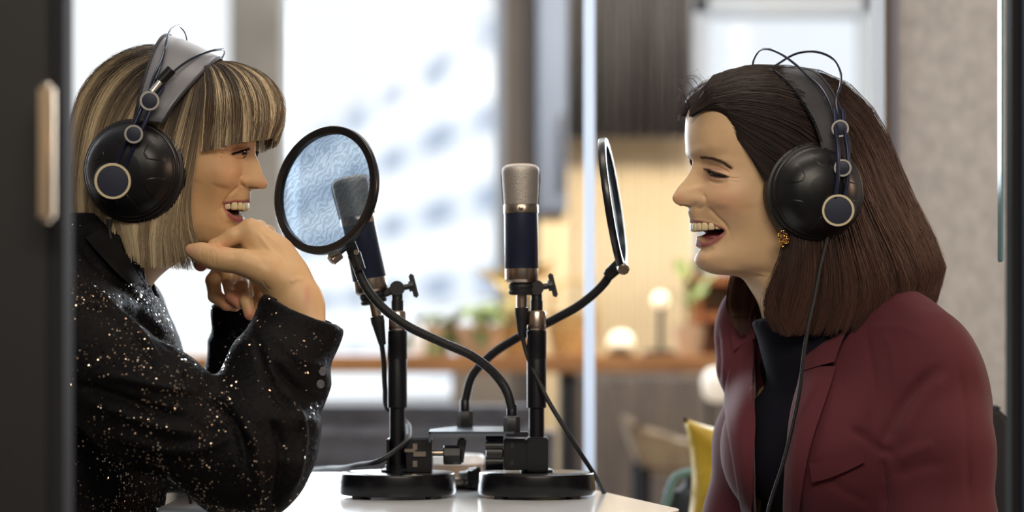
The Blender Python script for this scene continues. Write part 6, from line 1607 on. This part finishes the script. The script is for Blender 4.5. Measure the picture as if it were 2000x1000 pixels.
# ================= hands of the left woman (skin, one surface with the body)
def S(px): return px/1790.0
Fh = Field((-.39,2.33,.92), (-.20,2.60,1.07), .00125)
Yn = 2.435
def P3(px, py, dy=0): return A3(px, py, Yn+dy)
sc = (1,.72,1)
# near hand: wrist, back of the hand, knuckles
Fh.chain([(P3(612,650,-.03),S(38)),(P3(585,590,-.02),S(40)),(P3(556,545,-.008),S(44)),(P3(530,505,0),S(42)),(P3(510,482,.004),S(37))], k=.012, scale=sc)
Fh.cone(P3(530,520,0), P3(488,450,.0), S(36), S(15), k=.012)
for i, (mx, my, dy) in enumerate([(489,446,.0),(505,447,.021),(522,456,.040),(540,472,.056)]):
    Fh.cone(P3(548,530,.01+dy*.45), P3(mx,my,dy), S(28), S(16), k=.010)
# index: knuckle -> under the chin, folded
Fh.chain([(P3(487,447,-.002),S(17.5)),(P3(455,462,-.004),S(16)),(P3(421,484,-.004),S(16.5)),(P3(402,503,.002),S(15)),(P3(392,517,.012),S(13.5))], k=.004)
Fh.chain([(P3(505,447,.021),S(17)),(P3(462,470,.020),S(16)),(P3(430,492,.020),S(16)),(P3(412,512,.026),S(14.5))], k=.004)
Fh.chain([(P3(522,456,.040),S(16)),(P3(478,480,.040),S(15)),(P3(448,504,.042),S(15)),(P3(436,526,.046),S(13.5))], k=.004)
Fh.chain([(P3(540,472,.056),S(15)),(P3(505,496,.056),S(13)),(P3(480,520,.056),S(12))], k=.004)
# thumb: base muscle, then straight out under the chin
Fh.chain([(P3(556,548,-.018),S(30)),(P3(515,527,-.024),S(27)),(P3(474,512,-.027),S(22)),(P3(438,507,-.027),S(20)),(P3(415,502,-.026),S(19.5)),(P3(392,494,-.024),S(16)),(P3(373,489,-.022),S(12))], k=.010)
# far hand: palm behind, four fingers hanging below
Fh.chain([(P3(482,600,.105),S(34)),(P3(485,560,.095),S(36)),(P3(470,530,.085),S(34))], k=.01, scale=sc)
for pts in ([(432,522,.062,15),(416,548,.048,15),(420,578,.036,14),(442,594,.028,12.5),(460,599,.026,10)],
            [(452,520,.070,14),(446,548,.040,13.5),(452,578,.018,12.5),(468,594,.014,10)],
            [(476,530,.072,14),(474,560,.028,13.5),(482,590,.008,13),(488,614,.004,12)],
            [(502,540,.075,12.5),(506,565,.035,12),(506,588,.020,12.5),(505,600,.018,11)]):
    Fh.chain([(P3(a,b_,c), S(r)) for a, b_, c, r in pts], k=.0022)
V, F = Fh.mesh(); V = lap(V, F, 3); Nn = vnormals(V, F)
V = crease(V, Nn, [
 ([(478,470),(505,500),(530,530)],7,-.7), ([(500,452),(530,490),(556,520)],4,.8), ([(512,450),(545,480),(575,530)],5,.7), ([(526,462),(562,500)],5,-.5),
 ([(424,490),(420,505),(424,522)],1.6,-.5), ([(418,489),(414,504),(417,520)],1.6,-.5), ([(412,487),(409,500),(412,516)],1.6,-.4), ([(396,480),(392,493),(396,508)],1.8,-.4),
 ([(505,552),(512,562),(522,570)],1.8,-.6), ([(514,548),(520,560),(530,568)],1.8,-.5), ([(450,500),(465,494),(482,488)],5,-1.0),
 ([(418,470),(424,483),(432,494)],1.8,-.4), ([(566,552),(580,545),(594,548)],5,.9)])
Nn = vnormals(V, F)
u, v = pix(V); col = np.tile(np.array(SK_L), (len(V), 1))
def blob(cx, cy, rx, ry, rgb, st, ymin=0, ymax=9):
    global col
    k = (st*np.exp(-(((u-cx)/rx)**2+((v-cy)/ry)**2))*((V[:, 1] > ymin) & (V[:, 1] < ymax)))[:, None]; col = col*(1-k)+np.array(rgb)*k
blob(395,522,22,14,srgb(200,96,88),.75, 2.43); blob(430,482,14,12,srgb(206,130,104),.4); blob(445,590,22,20,srgb(196,98,88),.5, 2.44); blob(487,618,16,16,srgb(196,104,92),.6, 2.43); blob(600,580,8,26,srgb(198,120,100),.5)
blob(462,575,22,26,srgb(190,100,90),.4, 2.44); blob(374,487,13,9,srgb(214,160,140),.8, 0, 2.43)
hm = np_mesh('hand', V, F, (), col)
# forearms and shoulders of skin inside the cloth, so the figure is whole
def join_into(body, meshes):
    bm = bmesh.new(); bm.from_mesh(body.data)
    for me in meshes: bm.from_mesh(me)
    bm.to_mesh(body.data); bm.free(); body.data.polygons.foreach_set('use_smooth', [True]*len(body.data.polygons))
Fb = Field((-.66,2.2,.60), (-.16,2.80,1.06), .007); torsoL(Fb, -.02)
for ch in (armN, forN[:4], armF, forF[:4]): Fb.chain([(p, r-.025) for p, r in ch], k=.012)
Fb.cone(HL.hp(232,560,0), HL.hp(205,640,0), .034, .045, k=.03)
Vb, Fb_ = Fb.mesh(); mb1 = np_mesh('b', lap(Vb, Fb_, 3), Fb_, (), np.tile(np.array(SK_L), (len(Vb), 1)))
join_into(bodyL, [hm, mb1])
Fb = Field((.14,2.15,.44), (.66,2.80,1.04), .008); torsoR(Fb, -.02)
for s_ in (1,-1): Fb.chain([(bR(-.03,s_*.118,.862),.034),(bR(-.02,s_*.138,.80),.036),(bR(.0,s_*.158,.62),.034),(bR(.13,s_*.145,.585),.030),(bR(.20,s_*.13,.575),.03)], k=.03)
Vb, Fb_ = Fb.mesh(); mb1 = np_mesh('b', lap(Vb, Fb_, 3), Fb_, (), np.tile(np.array(SK_R), (len(Vb), 1)))
# right woman's hands, resting on her lap just below the picture
hR = []
for s_ in (1,-1):
    Fh = Field(tuple(bR(.28,s_*.07,.59)-.13), tuple(bR(.28,s_*.07,.59)+.13), .0025)
    Fh.chain([(bR(.17,s_*.145,.578),.026),(bR(.235,s_*.10,.588),.028),(bR(.265,s_*.075,.592),.030)], k=.012, scale=(1,1,.6))
    d0 = (FR*.8-NR*s_*.6); d0 /= np.linalg.norm(d0); sd_ = np.cross(d0, [0,0,1])
    for q in range(4):
        o_ = sd_*(q-1.5)*.019; L_ = (.062,.072,.066,.052)[q]; p0 = bR(.268,s_*.072,.596)+o_
        Fh.chain([(p0,.0095),(p0+d0*L_*.5+np.array([0,0,.004]),.0088),(p0+d0*L_*.85-np.array([0,0,.008]),.008),(p0+d0*L_-np.array([0,0,.022]),.0068)], k=.003)
    p0 = bR(.235,s_*.10,.590)+sd_*s_*-.025; Fh.chain([(p0,.014),(p0+d0*.03+sd_*s_*-.018,.0105),(p0+d0*.058+sd_*s_*-.022-np.array([0,0,.006]),.009)], k=.006)
    Vh, Fh_ = Fh.mesh(); hR.append(np_mesh('h', lap(Vh, Fh_, 2), Fh_, (), np.tile(np.array(SK_R), (len(Vh), 1))))
join_into(bodyR, [mb1]+hR)
